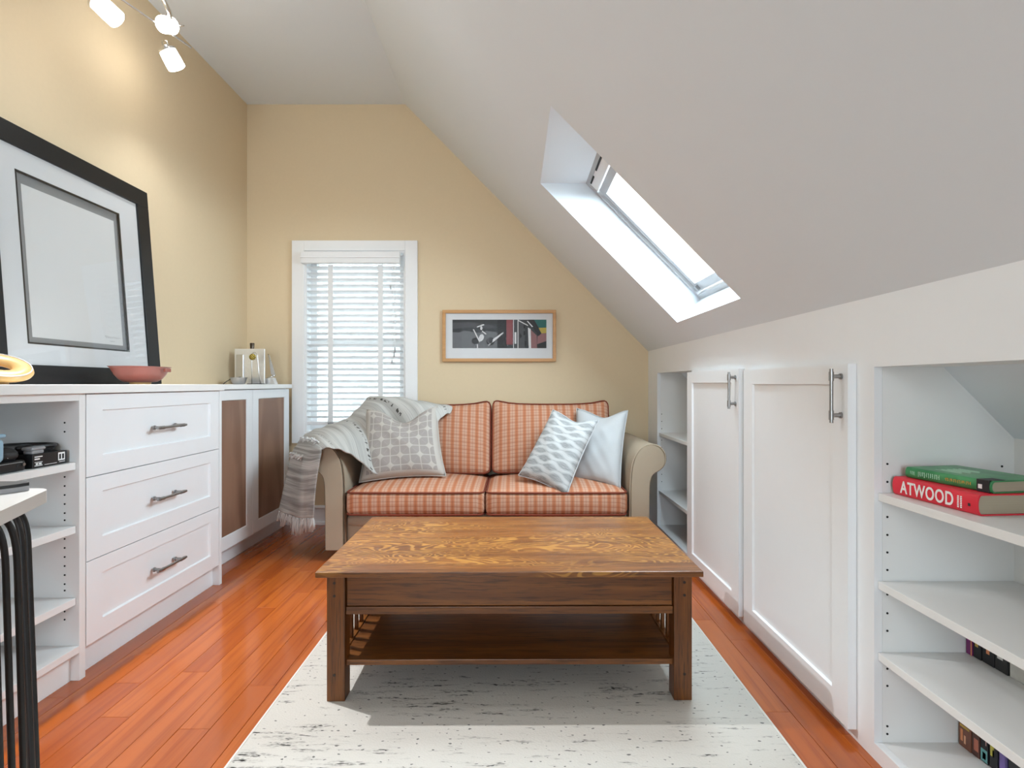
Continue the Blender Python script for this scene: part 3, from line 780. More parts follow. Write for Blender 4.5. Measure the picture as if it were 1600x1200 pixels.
# ------------------------------------------------------------------ loose cushions
def cushion(name, label, corners, thick, m, n=26, dent=0.0, pinch=0.07, wr=0.004, seed=0, group=None):
    """corners TL TR BR BL in the room; two bulging faces meeting in a seam"""
    rg = random.Random(seed)
    TL, TR, BR, BL = corners
    cen = (TL + TR + BR + BL) / 4
    nrm = (TR - BL).cross(TL - BR).normalized()
    if nrm.y > 0: nrm = -nrm
    up = ((TL + TR) / 2 - (BL + BR) / 2).normalized()
    W_ = ((TR - TL).length + (BR - BL).length) / 2; H_ = ((TL - BL).length + (TR - BR).length) / 2
    bm = nb(); uvl = bm.loops.layers.uv.new('UVMap'); uvs = {}
    ph = [rg.uniform(0, 6.28) for _ in range(6)]
    def pos(i, j, side):
        a, b = -1 + 2 * i / n, -1 + 2 * j / n
        a2 = a * (1 - pinch * (1 - b * b)); b2 = b * (1 - pinch * (1 - a * a))
        s, t = (a2 + 1) / 2, (b2 + 1) / 2
        p = (BL * (1 - s) + BR * s) * (1 - t) + (TL * (1 - s) + TR * s) * t
        f = max(0, (1 - a * a) * (1 - b * b))
        h = thick / 2 * (f ** 0.42)
        h += wr * f ** 0.5 * (math.sin(7 * a + 4 * b + ph[0]) * 0.6 + math.sin(-5 * a + 9 * b + ph[1]) * 0.5 + math.sin(13 * (a + b) + ph[2]) * 0.35)
        p = p + nrm * h * side
        if dent:
            g = math.exp(-((a - 0.08) / 0.5) ** 2) * max(0, (b + 0.25) / 1.25) ** 1.5
            p = p - up * dent * g - nrm * side * thick * 0.16 * g
        return p
    grid = {}
    for side in (1, -1):
        for i in range(n + 1):
            for j in range(n + 1):
                edge = i in (0, n) or j in (0, n)
                if side == -1 and edge: grid[(i, j, -1)] = grid[(i, j, 1)]; continue
                v = bm.verts.new(pos(i, j, side)); grid[(i, j, side)] = v
    for side in (1, -1):
        for i in range(n):
            for j in range(n):
                q = [(i, j), (i + 1, j), (i + 1, j + 1), (i, j + 1)]
                if side == -1: q = q[::-1]
                vs = [grid[(a, b, side)] for a, b in q]
                if len(set(vs)) < 4: continue
                try: f = bm.faces.new(vs)
                except ValueError: continue
                for l, (a, b) in zip(f.loops, q): l[uvl].uv = (a / n * 0.42, b / n * 0.42)
    bmesh.ops.recalc_face_normals(bm, faces=bm.faces[:])
    t = thing(name, label, 'cushion', (cen.x, cen.y, min(BL.z, BR.z)), group=group)
    o = obj('cover', bm, m, t, smooth=True)
    edge = [pos(i, 0, 1) for i in range(n)] + [pos(n, j, 1) for j in range(n)] + [pos(n - i, n, 1) for i in range(n)] + [pos(0, n - j, 1) for j in range(n)]
    obj('seam', tube(nb(), edge, 0.0028, 6, closed=True), m if m is not M['wavy'] else M['whitecloth'], t, smooth=True)
    return t
cushion('throw_pillow', 'grey-beige throw pillow with four-point star lattice leaning on the left sofa arm', [P(572, 639, 3.16), P(684, 632, 3.17), P(697, 744, 2.99), P(561, 754, 2.95)], 0.17, M['lattice'], dent=0.085, wr=0.006, seed=3)
cushion('throw_pillow', 'plain white throw pillow half hidden behind the wavy patterned pillow', [P(901, 638, 3.20), P(981, 641, 3.06), P(969, 766, 2.90), P(893, 752, 3.06)], 0.15, M['whitecloth'], wr=0.005, seed=5, dent=0.03)
cushion('throw_pillow', 'tilted white throw pillow with grey wavy leaf pattern on the right seat', [P(864, 640, 3.08), P(936, 656, 2.94), P(885, 776, 2.775), P(810, 743, 2.93)], 0.14, M['wavy'], wr=0.004, seed=9, dent=0.02)

# ------------------------------------------------------------------ throw blanket
ctrl = [
    [(437, 797, 2.97), (455, 805, 2.90), (473, 809, 2.83), (490, 809, 2.795)],
    [(447, 752, 2.98), (462, 758, 2.88), (478, 760, 2.80), (494, 758, 2.778)],
    [(457, 710, 2.99), (471, 714, 2.86), (486, 717, 2.772), (501, 714, 2.762)],
    [(469, 690, 3.01), (483, 691, 2.87), (495, 695, 2.775), (505, 701, 2.760)],
    [(484, 676, 3.06), (500, 677, 2.93), (514, 686, 2.82), (530, 703, 2.765)],
    [(512, 666, 3.18), (530, 668, 3.06), (546, 684, 2.93), (556, 716, 2.84)],
    [(542, 655, 3.26), (562, 661, 3.16), (580, 692, 3.03), (590, 742, 2.95)],
    [(567, 632, 3.30), (592, 641, 3.20), (616, 684, 3.13), (630, 735, 3.06)],
    [(582, 621, 3.33), (615, 623, 3.23), (645, 645, 3.14), (664, 700, 3.10)],
    [(640, 627, 3.36), (656, 628, 3.27), (674, 635, 3.17), (688, 655, 3.13)],
    [(703, 638, 3.40), (705, 635, 3.33), (706, 637, 3.26), (703, 646, 3.19)],
]
def cr(a, b, c, d, t): return 0.5 * ((2 * b) + (c - a) * t + (2 * a - 5 * b + 4 * c - d) * t * t + (3 * b - a - 3 * c + d) * t ** 3)
CP = [[P(*q) for q in row] for row in ctrl]
def surf(s, w):
    def row(k):
        r = CP[max(0, min(len(CP) - 1, k))]; x = w * (len(r) - 1); i = min(int(x), len(r) - 2); f = x - i
        return cr(r[max(i - 1, 0)], r[i], r[i + 1], r[min(i + 2, len(r) - 1)], f)
    x = s * (len(CP) - 1); i = min(int(x), len(CP) - 2); f = x - i
    return cr(row(i - 1), row(i), row(i + 1), row(i + 2), f)
tb = thing('throw_blanket', 'grey and white striped fringed throw draped over the left sofa arm', 'blanket', (-1.1, 2.9, 0.1))
NS, NW = 110, 40
bm = nb(); uvl = bm.loops.layers.uv.new('UVMap'); vg = []
for i in range(NS + 1):
    s = i / NS; row = []
    for j in range(NW + 1):
        w = j / NW; p = surf(s, w)
        amp = 0.014 * max(0, 1 - s / 0.3) + 0.004
        p = p + Vector((0.35, -0.9, 0.1)) * amp * math.sin(w * 13 + 2.0 * math.sin(s * 5)) + Vector((0, -0.3, 0.8)) * 0.004 * math.sin(s * 90 + 3 * w) * (1 if s > 0.22 else 0.3)
        row.append(bm.verts.new(p))
    vg.append(row)
for i in range(NS):
    for j in range(NW):
        f = bm.faces.new((vg[i][j], vg[i][j + 1], vg[i + 1][j + 1], vg[i + 1][j]))
        for l, (a, b) in zip(f.loops, ((i, j), (i, j + 1), (i + 1, j + 1), (i + 1, j))): l[uvl].uv = (b / NW * 0.5, a / NS * 1.25)
bottom = [vg[0][j].co.copy() for j in range(NW + 1)]
tuftrow = [vg[int(NS * 0.205)][j].co.copy() for j in range(NW + 1)]; tuftrow2 = [vg[int(NS * 0.33)][j].co.copy() for j in range(NW + 1)]
cl = obj('cloth', bm, M['throw'], tb, smooth=True)
sd = cl.modifiers.new('thickness', 'SOLIDIFY'); sd.thickness = 0.006; sd.offset = 1.0
bm = nb(); rg = random.Random(4)
for k in range(15):
    q = bottom[min(NW, int((k + 0.5) / 15 * NW))]
    L = rg.uniform(0.05, 0.085) + (0.02 if 4 < k < 9 else 0)
    for h in range(8):
        a = Vector((rg.uniform(-0.006, 0.006), rg.uniform(-0.004, 0.004), 0)); e = Vector((rg.uniform(-0.014, 0.010), rg.uniform(-0.006, 0.006), 0))
        tube(bm, [q + a * 0.3, q + a + Vector((0, 0, -0.015)), q + a + e * 0.5 + Vector((0, 0, -0.5 * L)), q + a + e + Vector((0, 0, -L))], 0.0036, 5, taper=[1.2, 1, 1, 0.5])
    lathe(bm, [(0, 0.006), (0.005, 0.003), (0.005, -0.004), (0, -0.007)], q + Vector((0, -0.003, -0.006)), 8)
obj('fringe', bm, M['fringe'], tb, smooth=True, kind='stuff', label='white knotted fringe')
bm = nb()
for row, j0, j1, cnt in ((tuftrow, 2, 18, 10), (tuftrow2, 2, 26, 12)):
    for k in range(cnt):
        q = row[int(j0 + (j1 - j0) * k / cnt)]
        for h in range(4):
            d = Vector((rg.uniform(-0.022, 0.016), rg.uniform(-0.03, -0.010), rg.uniform(-0.018, 0.016)))
            tube(bm, [q, q + d * 0.6 + Vector((0, -0.006, 0.004)), q + d], 0.0055, 6, taper=[1, 1.1, 0.6])
obj('tufts', bm, M['fringe'], tb, smooth=True, kind='stuff', label='knotted cream tufts')

# ------------------------------------------------------------------ picture over the sofa
def Q(zx, zy): return (680 + zx / 8, 470 + zy / 8)
def wallpt(x, y, Y): p = P(x, y, YB - 0.03); return Vector((p.x, Y, p.z))
pc = thing('framed_picture', 'small wide honey-wood framed picture hanging on the tan wall above the sofa', 'picture', (-0.09, YB, 1.066))
A0 = wallpt(691, 565, 0); A1 = wallpt(869, 484, 0); fx0, fx1, fz0, fz1 = A0.x, A1.x, A0.z, A1.z; ft = 0.021
yb = YB - 0.001
def rail4(parent, y0, y1, x0, x1, z0, z1, t, m, name='frame_rail', bev=0.002):
    for a in ((x0, x1, z1 - t, z1), (x0, x1, z0, z0 + t), (x0, x0 + t, z0 + t, z1 - t), (x1 - t, x1, z0 + t, z1 - t)):
        obj(name, bx(a[0], a[1], y0, y1, a[2], a[3], bev=bev), m, parent)
rail4(pc, YB - 0.026, yb, fx0, fx1, fz0, fz1, ft, M['honey'])
mb = obj('mat_board', bx(fx0 + ft, fx1 - ft, YB - 0.012, yb, fz0 + ft, fz1 - ft), M['mat'], pc)
def flat(polys, y, m, parent, name='print'):
    bm = nb()
    for poly in polys:
        vs = [bm.verts.new(wallpt(*Q(*p), y)) for p in poly]
        bm.faces.new(vs)
    bmesh.ops.recalc_face_normals(bm, faces=bm.faces[:])
    for f in bm.faces:
        if f.normal.y > 0: f.normal_flip()
    return obj(name, bm, m, parent)
pm = {k: plain('print_' + k, v, 0.6, var=0.10, sc=40) for k, v in dict(dark=(0.030, 0.031, 0.034), cloud=(0.060, 0.062, 0.066), mid=(0.125, 0.128, 0.135), light=(0.62, 0.62, 0.62), white=(0.72, 0.72, 0.72), red=(0.21, 0.045, 0.05), rose=(0.24, 0.11, 0.11), teal=(0.012, 0.11, 0.10), gold=(0.42, 0.31, 0.05), black=(0.012, 0.012, 0.013)).items()}
y = YB - 0.0125
pr_ = flat([[(212, 232), (1392, 232), (1392, 590), (212, 590)]], y, pm['dark'], pc)
def lay(polys, k):
    global y
    y -= 0.00025; return flat(polys, y, pm[k], pr_, 'print_shape')
lay([[(212, 390), (300, 392), (345, 372), (420, 375), (470, 392), (560, 395), (640, 372), (775, 390), (775, 590), (212, 590)]], 'mid')
lay([[(212, 270), (420, 262), (700, 300), (775, 330), (640, 345), (420, 330), (212, 350)]], 'cloud')
lay([[(775, 232), (895, 232), (895, 590), (775, 590)]], 'black')
lay([[(890, 232), (970, 232), (970, 545), (890, 545)]], 'red')
lay([[(1040, 240), (1120, 290), (1120, 590), (1040, 590)], [(985, 232), (1030, 232), (1030, 590), (985, 590)]], 'cloud')
lay([[(1165, 330), (1270, 430), (1275, 590), (1200, 590), (1165, 560)]], 'rose')
lay([[(1235, 232), (1392, 232), (1392, 330), (1300, 335)]], 'teal')
lay([[(1295, 335), (1392, 332), (1392, 400), (1320, 405)]], 'gold')
lay([[(1280, 440), (1330, 405), (1392, 402), (1392, 500), (1275, 540)]], 'rose')
lay([[(1275, 545), (1392, 500), (1392, 590), (1275, 590)]], 'black')
lay([[(1160, 232), (1235, 232), (1330, 405), (1290, 440)]], 'black')
lay([[(1030, 232), (1040, 232), (1040, 590), (1030, 590)], [(975, 232), (983, 232), (983, 590), (975, 590)], [(1040, 236), (1160, 300), (1160, 312), (1040, 250)], [(1160, 330), (1195, 350), (1200, 590), (1170, 590)], [(992, 390), (1015, 390), (1015, 535), (992, 535)], [(1145, 250), (1160, 250), (1225, 320), (1210, 325)]], 'light')
lay([[(1105, 300), (1125, 300), (1125, 340), (1105, 345)], [(1105, 375), (1130, 380), (1128, 420), (1105, 430)], [(1118, 500), (1140, 505), (1138, 560), (1118, 565)], [(1060, 400), (1085, 440), (1060, 470)]], 'black')
def ell(cx, cy, rx, ry, rot=0, n=16):
    return [(cx + rx * math.cos(a) * math.cos(rot) - ry * math.sin(a) * math.sin(rot), cy + rx * math.cos(a) * math.sin(rot) + ry * math.sin(a) * math.cos(rot)) for a in [2 * math.pi * k / n for k in range(n)]]
lay([ell(500, 500, 45, 40), ell(690, 505, 52, 48), ell(810, 550, 34, 36)], 'black')
lay([ell(598, 455, 58, 52)], 'mid')
lay([ell(575, 460, 30, 46, 0.3), [(470, 355), (482, 352), (560, 505), (548, 515)], [(720, 480), (845, 390), (855, 400), (735, 505), (660, 560), (670, 545)], [(515, 322), (600, 288), (618, 300), (525, 330)], ell(575, 340, 14, 24)], 'light')
lay([ell(685, 500, 34, 34)], 'mid'); lay([ell(690, 498, 26, 28), ell(500, 505, 34, 30)], 'dark')
lay([[(522, 540), (534, 540), (534, 590), (522, 590)], [(585, 370), (640, 410), (632, 420), (580, 380)]], 'light')
obj('glass', bx(fx0 + ft, fx1 - ft, YB - 0.0195, YB - 0.0185, fz0 + ft, fz1 - ft), M['arglass'], pc)

# ------------------------------------------------------------------ big framed drawing leaning on the left wall
LY0, LY1, LH = 1.712, 2.558, 0.900
pic = thing('leaning_picture', 'large black-framed pencil drawing leaning on the left wall above the drawers', 'picture', (-1.652, (LY0 + LY1) / 2, 0.9206))
lean = math.asin(0.069 / LH)
pic.rotation_euler = (0, -lean, 0)
hwid = (LY1 - LY0) / 2; fb = 0.076
def pb(name, w0, w1, a0, a1, b0, b1, m, parent=None, bev=0.0):      # w out of the wall, a along it, b up
    return obj(name, bx(w0, w1, a0, a1, b0, b1, bev=bev), m, parent or pic, world=False)
def pring(name, w0, w1, a0, a1, b0, b1, t, m, bev=0.0, tb=None):
    tb = tb or t
    pb(name, w0, w1, a0, a1, b1 - t, b1, m, bev=bev); pb(name, w0, w1, a0, a1, b0, b0 + tb, m, bev=bev)
    pb(name, w0, w1, a0, a0 + t, b0 + tb, b1 - t, m, bev=bev); pb(name, w0, w1, a1 - t, a1, b0 + tb, b1 - t, m, bev=bev)
pring('frame_rail', -0.024, 0.0, -hwid, hwid, 0.0, LH, fb, M['blackframe'], 0.002, 0.066)
pb('backing', -0.024, -0.020, -hwid + fb, hwid - fb, 0.066, LH - fb, M['matgrey'])
wa0, wa1, wb0, wb1 = -0.262, 0.236, 0.140, 0.745
a0, a1, b0, b1 = -hwid + fb, hwid - fb, 0.066, LH - fb
for q in ((a0, wa0, b0, b1), (wa1, a1, b0, b1), (wa0, wa1, b0, wb0), (wa0, wa1, wb1, b1)):
    pb('mat_board', -0.0125, -0.0085, *q, M['mat'])
pring('mat_liner', -0.0128, -0.0080, wa0, wa1, wb0, wb1, 0.006, M['blackframe'])
pb('grey_mount', -0.0195, -0.0185, wa0, wa1, wb0, wb1, M['matgrey'])
sh = pb('paper', -0.0184, -0.0174, wa0 + 0.030, wa1 - 0.026, wb0 + 0.026, wb1 - 0.040, M['paper'])
bm = nb(); rg = random.Random(2)
pts = []
for k in range(26): pts.append((-0.0172, 0.110 + 0.0034 * k, 0.196 + 0.006 * math.sin(k * 1.9) * (1 - k / 40) + rg.uniform(-0.001, 0.001)))
tube(bm, pts, 0.0006, 4); tube(bm, [(-0.0172, 0.135 + 0.003 * k, 0.180 + 0.002 * math.sin(k * 2.3)) for k in range(10)], 0.0006, 4)
obj('signature', bm, M['pencil'], sh, world=False, kind='stuff')
pb('glass', -0.0062, -0.0052, a0, a1, b0, b1, M['picglass'])

# ------------------------------------------------------------------ things on the countertop
TOPZ = 0.9187
# red-brown dish: oblong, flared sides on a small foot
def oblong(bm, prof, c, ex, ey, n=40, e=3.2):
    rings = []
    for r, z in prof:
        ring = []
        for k in range(n):
            a = 2 * math.pi * k / n; ca, sa = math.cos(a), math.sin(a)
            ring.append(bm.verts.new((c[0] + math.copysign(abs(ca) ** (2 / e), ca) * (ex + r), c[1] + math.copysign(abs(sa) ** (2 / e), sa) * (ey + r), c[2] + z)))
        rings.append(ring)
    fs = []
    for A, Bv in zip(rings, rings[1:]):
        for k in range(n): fs.append(bm.faces.new((A[k], A[(k + 1) % n], Bv[(k + 1) % n], Bv[k])))
    fs.append(bm.faces.new(rings[0][::-1])); fs.append(bm.faces.new(rings[-1]))
    bmesh.ops.recalc_face_normals(bm, faces=fs); return bm
bw = thing('serving_bowl', 'red-brown ceramic bowl with flared sides on the counter before the black frame', 'bowl', (-1.50, 2.19, TOPZ))
obj('body', oblong(nb(), [(-0.022, 0.008), (-0.010, 0.010), (0.006, 0.022), (0.018, 0.040), (0.030, 0.068), (0.036, 0.071), (0.030, 0.066), (0.008, 0.036), (-0.02, 0.020)], (-1.50, 2.19, TOPZ), 0.048, 0.080), M['terracotta'], bw, smooth='auto')
obj('foot', oblong(nb(), [(-0.030, 0.0), (-0.028, 0.0085), (-0.035, 0.0085)], (-1.50, 2.19, TOPZ), 0.048, 0.080), M['palewood'], bw, smooth='auto')
obj('lip_handle', bx(-1.418, -1.408, 2.205, 2.240, TOPZ + 0.050, TOPZ + 0.064, bev=0.002), M['terracotta'], bw)
# pale wooden ring bowl at the picture edge
rb = thing('ring_bowl', 'pale wooden ring-shaped bowl tilted up at the left edge of the counter', 'bowl', (-1.475, 1.56, TOPZ + 0.001))
Mx = Matrix.Rotation(R(26), 3, 'Y') @ Matrix.Rotation(R(12), 3, 'X')
prb = [(0.030 + 0.031 * 0 + 0.0, 0.0)]
ringp = [(0.052 + 0.026 * math.cos(a), 0.015 * math.sin(a)) for a in [2 * math.pi * k / 14 for k in range(15)]]
bm = lathe(nb(), ringp, (-1.475, 1.56, TOPZ + 0.0475), 32, Mx); bmesh.ops.remove_doubles(bm, verts=bm.verts, dist=1e-5)
obj('ring', bm, M['palewood'], rb, smooth=True)
obj('glaze_line', lathe(nb(), [(0.070, 0.0125), (0.0725, 0.0125), (0.0725, 0.0095), (0.070, 0.0095)], (-1.475, 1.56, TOPZ + 0.0475), 32, Mx), M['counter'], rb, smooth=True)
obj('foot', lathe(nb(), [(0, 0), (0.022, 0), (0.020, 0.012), (0.045, 0.032), (0.03, 0.036), (0, 0.030)], (-1.475, 1.56, TOPZ + 0.0005), 20), M['palewood'], rb, smooth='auto')

# silver objects at the window end
def cpt(x, y, Y): return P(x, y, Y)
sp = thing('silver_plaque', 'hammered silver square plaque standing at the window end of the counter', 'ornament', (-1.60, 3.33, TOPZ))
a = P(367, 545, 3.33); b = P(414, 600, 3.33)
obj('plate', bx(a.x, b.x, 3.325, 3.335, TOPZ, a.z, bev=0.002), M['hammered'], sp)
obj('easel_foot', bx(a.x + 0.05, b.x - 0.05, 3.335, 3.40, TOPZ, TOPZ + 0.012, bev=0.002), M['pewter'], sp)
obj('relief_panel', bx(a.x + 0.012, a.x + 0.058, 3.319, 3.325, TOPZ + 0.02, a.z - 0.035, bev=0.004), M['pewter'], sp)
ls = thing('loop_stand', 'thin silver arched loop with a yellow and black ball before the silver plaque', 'ornament', (-1.58, 3.27, TOPZ))
Y_ = 3.27
arch = [P(393.5, 600.3, Y_), P(393.3, 575, Y_)] + [P(397.6 - 4.4 * math.cos(k * math.pi / 8), 556 - 5.5 * math.sin(k * math.pi / 8), Y_) for k in range(9)] + [P(404, 580, Y_), P(407, 600.3, Y_)]
for q in arch: q.z = max(q.z, TOPZ + 0.003)
obj('loop', tube(nb(), arch, 0.0028, 8), M['pewter'], ls, smooth=True)
g = G('yellow_black_stripes'); o_ = g.xyz(g.coord()); st = g.sin(g.mul(g.add(o_[0], o_[2]), 520.0)); g.color(g.mix(g.gt(st, 0.1), (0.55, 0.40, 0.04), (0.02, 0.018, 0.01))).set(rough=0.4)
bm = nb(); bmesh.ops.create_uvsphere(bm, u_segments=16, v_segments=10, radius=0.019); bmesh.ops.translate(bm, verts=bm.verts, vec=P(396, 558, Y_) + Vector((0, -0.012, 0)))
obj('ball', bm, g.m, ls, smooth=True, label='yellow and black striped ball')
c0 = P(400, 600, Y_); obj('base', bx(c0.x - 0.045, c0.x + 0.045, Y_ - 0.02, Y_ + 0.02, TOPZ, TOPZ + 0.004, bev=0.001), M['black'], ls)
bt = thing('slim_bottle', 'dark slim bottle whose neck rises behind the silver plaque', 'bottle', (-1.60, 3.44, TOPZ))
c0 = P(394, 600, 3.44); zt2 = P(394, 536, 3.44).z - TOPZ
obj('body', lathe(nb(), [(0, 0), (0.028, 0), (0.030, 0.01), (0.030, 0.12), (0.012, 0.165), (0.010, zt2 - 0.045), (0, zt2 - 0.045)], (c0.x, 3.44, TOPZ), 18), M['pewter'], bt, smooth='auto')
obj('neck_cap', lathe(nb(), [(0, zt2 - 0.045), (0.011, zt2 - 0.045), (0.014, zt2 - 0.004), (0.012, zt2), (0, zt2)], (c0.x, 3.44, TOPZ), 16), M['bronze'], bt, smooth='auto')
sd_ = thing('pewter_dish', 'small pewter dish with a thin dark stick left of the silver plaque', 'dish', (-1.62, 3.22, TOPZ))
c0 = P(373, 600, 3.22)
obj('bowl', lathe(nb(), [(0, 0), (0.028, 0), (0.034, 0.004), (0.046, 0.036), (0.049, 0.040), (0.044, 0.038), (0.032, 0.010), (0, 0.008)], (c0.x, 3.22, TOPZ), 24), M['pewter'], sd_, smooth='auto')
obj('stick', tube(nb(), [P(349, 601, 3.16) + Vector((0, 0, 0.004)), P(354, 596, 3.19), P(361, 592, 3.22), P(376, 589, 3.23)], 0.0022, 6), M['softblack'], sd_, smooth=True)
bo = thing('sailboat_figurine', 'silver sailboat figurine at the right end of the counter', 'figurine', (-1.48, 3.38, TOPZ))
Yb_ = 3.38
def bp(x, y): q = P(x, y, Yb_); return (q.x, max(q.z, TOPZ))
obj('hull', prism(nb(), [bp(413, 592), bp(428, 590), bp(432, 601), bp(412, 601)], 'y', Yb_ - 0.022, Yb_ + 0.022), M['hammered'], bo)
obj('sail', prism(nb(), [bp(419.5, 555), bp(421, 555), bp(430, 586), bp(424, 585)], 'y', Yb_ - 0.004, Yb_ + 0.004), M['pewter'], bo)
obj('boom', tube(nb(), [P(416, 592, Yb_ - 0.01), P(424, 588.5, Yb_ - 0.006), P(430, 586, Yb_)], 0.0045, 8), M['chrome'], bo, smooth=True)
obj('mast', tube(nb(), [P(419, 553, Yb_), P(425, 580, Yb_), P(427, 592, Yb_)], 0.0028, 6), M['chrome'], bo, smooth=True)

# ------------------------------------------------------------------ electronics on the upper shelf
SZ = 0.6775
eb = thing('product_box', 'black printed carton with a white label on the upper left shelf', 'box', (-1.45, 1.615, SZ))
obj('carton', bx(-1.53, -1.372, 1.553, 1.672, SZ, SZ + 0.040, bev=0.001), M['black'], eb)
def face_rect(y0, y1, z0, z1, m, nm='label_print'): obj(nm, bx(-1.372, -1.3715, y0, y1, SZ + z0, SZ + z1), M[m], eb)
face_rect(1.640, 1.664, 0.012, 0.036, 'ink_white', 'white_label')
for a in ((1.643, 1.6495, 0.016, 0.031), (1.6535, 1.6605, 0.016, 0.031)): obj('label_icon', bx(-1.3715, -1.3711, a[0], a[1], SZ + a[2], SZ + a[3], bev=0.0), M['ink_black'], eb)
for a in ((1.559, 1.585, 0.031, 0.034), (1.559, 1.576, 0.024, 0.028), (1.559, 1.585, 0.006, 0.008), (1.559, 1.585, 0.016, 0.0175), (1.563, 1.570, 0.0095, 0.0145), (1.573, 1.582, 0.0095, 0.0145), (1.592, 1.635, 0.006, 0.0072), (1.643, 1.664, 0.007, 0.0085)):
    face_rect(*a, 'ink_white')
# curved black case on top of the carton
bm = nb(); nk = 22
for k in range(nk): pass
path = []
for k in range(24):
    t_ = k / 23; path.append(Vector((-1.40 - 0.10 * math.sin(t_ * math.pi * 0.5) ** 2, 1.690 - 0.012 - 0.22 * t_, SZ + 0.0575)))
kc = thing('curved_case', 'black glossy curved case lying on the printed carton', 'case', (-1.45, 1.60, SZ + 0.041))
bm = nb()
prof_c = [(-1.425, 1.560), (-1.420, 1.61), (-1.395, 1.645), (-1.405, 1.670), (-1.44, 1.680), (-1.49, 1.672), (-1.53, 1.64), (-1.545, 1.56), (-1.53, 1.50), (-1.50, 1.47)]
prism(bm, prof_c, 'z', SZ + 0.0405, SZ + 0.056)
bmesh.ops.bevel(bm, geom=bm.edges[:], offset=0.005, segments=2, affect='EDGES')
obj('tray', bm, M['black'], kc, smooth='auto')
obj('rim', tube(nb(), [(x_, y_, SZ + 0.057) for x_, y_ in prof_c], 0.006, 8), M['black'], kc, smooth=True)
ad = thing('power_adapter', 'grey plastic adapter block lying on the black carton', 'adapter', (-1.39, 1.577, SZ + 0.0403))
obj('block', bx(-1.404, -1.376, 1.557, 1.596, SZ + 0.0403, SZ + 0.0515, bev=0.003), M['grey'], ad)
obj('cap', bx(-1.406, -1.374, 1.553, 1.600, SZ + 0.0516, SZ + 0.060, bev=0.003), M['grey'], ad)
cs = thing('game_console', 'flat black console box at the left end of the upper shelf', 'console', (-1.45, 1.45, SZ))
obj('body', bx(-1.55, -1.372, 1.33, 1.532, SZ, SZ + 0.030, bev=0.006), M['black'], cs)
obj('trim_line', bx(-1.3722, -1.3712, 1.34, 1.52, SZ + 0.024, SZ + 0.0255), M['grey'], cs)
obj('port', lathe(nb(), [(0, -0.001), (0.004, -0.001), (0.004, 0.0012), (0, 0.0012)], (-1.372, 1.505, SZ + 0.016), 10, Matrix.Rotation(R(90), 3, 'Y')), M['softblack'], cs)
obj('knob', lathe(nb(), [(0, -0.001), (0.0045, -0.001), (0.0045, 0.006), (0, 0.006)], (-1.372, 1.520, SZ + 0.018), 10, Matrix.Rotation(R(90), 3, 'Y')), M['nickel'], cs)
gp = thing('game_controller', 'black game controller resting on the console', 'controller', (-1.42, 1.475, SZ + 0.0305))
obj('body', soft_box(nb(), 0.05, 0.052, 0.030, 0.013, (0.004, 0.004, 0.006), n=8, M=Matrix.Translation((-1.403, 1.495, SZ + 0.0462))), M['softblack'], gp, smooth=True)
bm = nb()
for yy, z_ in ((1.482, 0.050), (1.491, 0.044), (1.482, 0.041)): lathe(bm, [(0, -0.001), (0.0022, -0.001), (0.0022, 0.001), (0, 0.001)], (-1.3775, yy, SZ + z_), 8, Matrix.Rotation(R(90), 3, 'Y'))
obj('buttons', bm, M['ink_white'], gp, kind='stuff')
bt2 = thing('blue_canister', 'pale blue rounded tin on the console at the picture edge', 'canister', (-1.40, 1.425, SZ + 0.0305))
obj('body', soft_box(nb(), 0.05, 0.045, 0.066, 0.014, n=8, M=Matrix.Translation((-1.388, 1.440, SZ + 0.0305 + 0.0332))), M['bluetin'], bt2, smooth=True)
obj('lid', soft_box(nb(), 0.052, 0.047, 0.012, 0.005, n=6, M=Matrix.Translation((-1.388, 1.440, SZ + 0.103))), M['bluetin'], bt2, smooth=True)
tag(obj('black_cable', tube(nb(), [(-1.56, 1.36, SZ + 0.005), (-1.565, 1.39, SZ + 0.08), (-1.57, 1.45, SZ + 0.11), (-1.57, 1.51, SZ + 0.09), (-1.572, 1.53, SZ + 0.04), (-1.575, 1.535, SZ + 0.005)], 0.004, 8), M['softblack'], smooth=True), 'looped black cable behind the controller on the upper shelf', 'cable')

# ------------------------------------------------------------------ books on the right shelves
def text_mesh(body, size, m, Mx, name, parent, width=None):
    cu = bpy.data.curves.new('lettering', 'FONT'); cu.body = body; cu.size = size; cu.align_x = 'LEFT'; cu.align_y = 'CENTER'; cu.extrude = 0.0003; cu.space_character = 1.10; cu.offset = size * 0.02
    ob = bpy.data.objects.new('lettering', cu); COL.objects.link(ob)
    bpy.context.view_layer.update()
    me = bpy.data.meshes.new_from_object(ob.evaluated_get(bpy.context.evaluated_depsgraph_get()))
    bpy.data.objects.remove(ob); bpy.data.curves.remove(cu)
    if width:
        xs = [v.co.x for v in me.vertices]; me.transform(Matrix.Translation((-min(xs) * width / (max(xs) - min(xs)), 0, 0)) @ Matrix.Diagonal((width / (max(xs) - min(xs)), 1, 1, 1)))
    me.transform(Mx); me.materials.append(m) if not me.materials else me.materials.__setitem__(0, m)
    me.name = name
    o = bpy.data.objects.new(name, me); COL.objects.link(o); o.parent = parent; return o

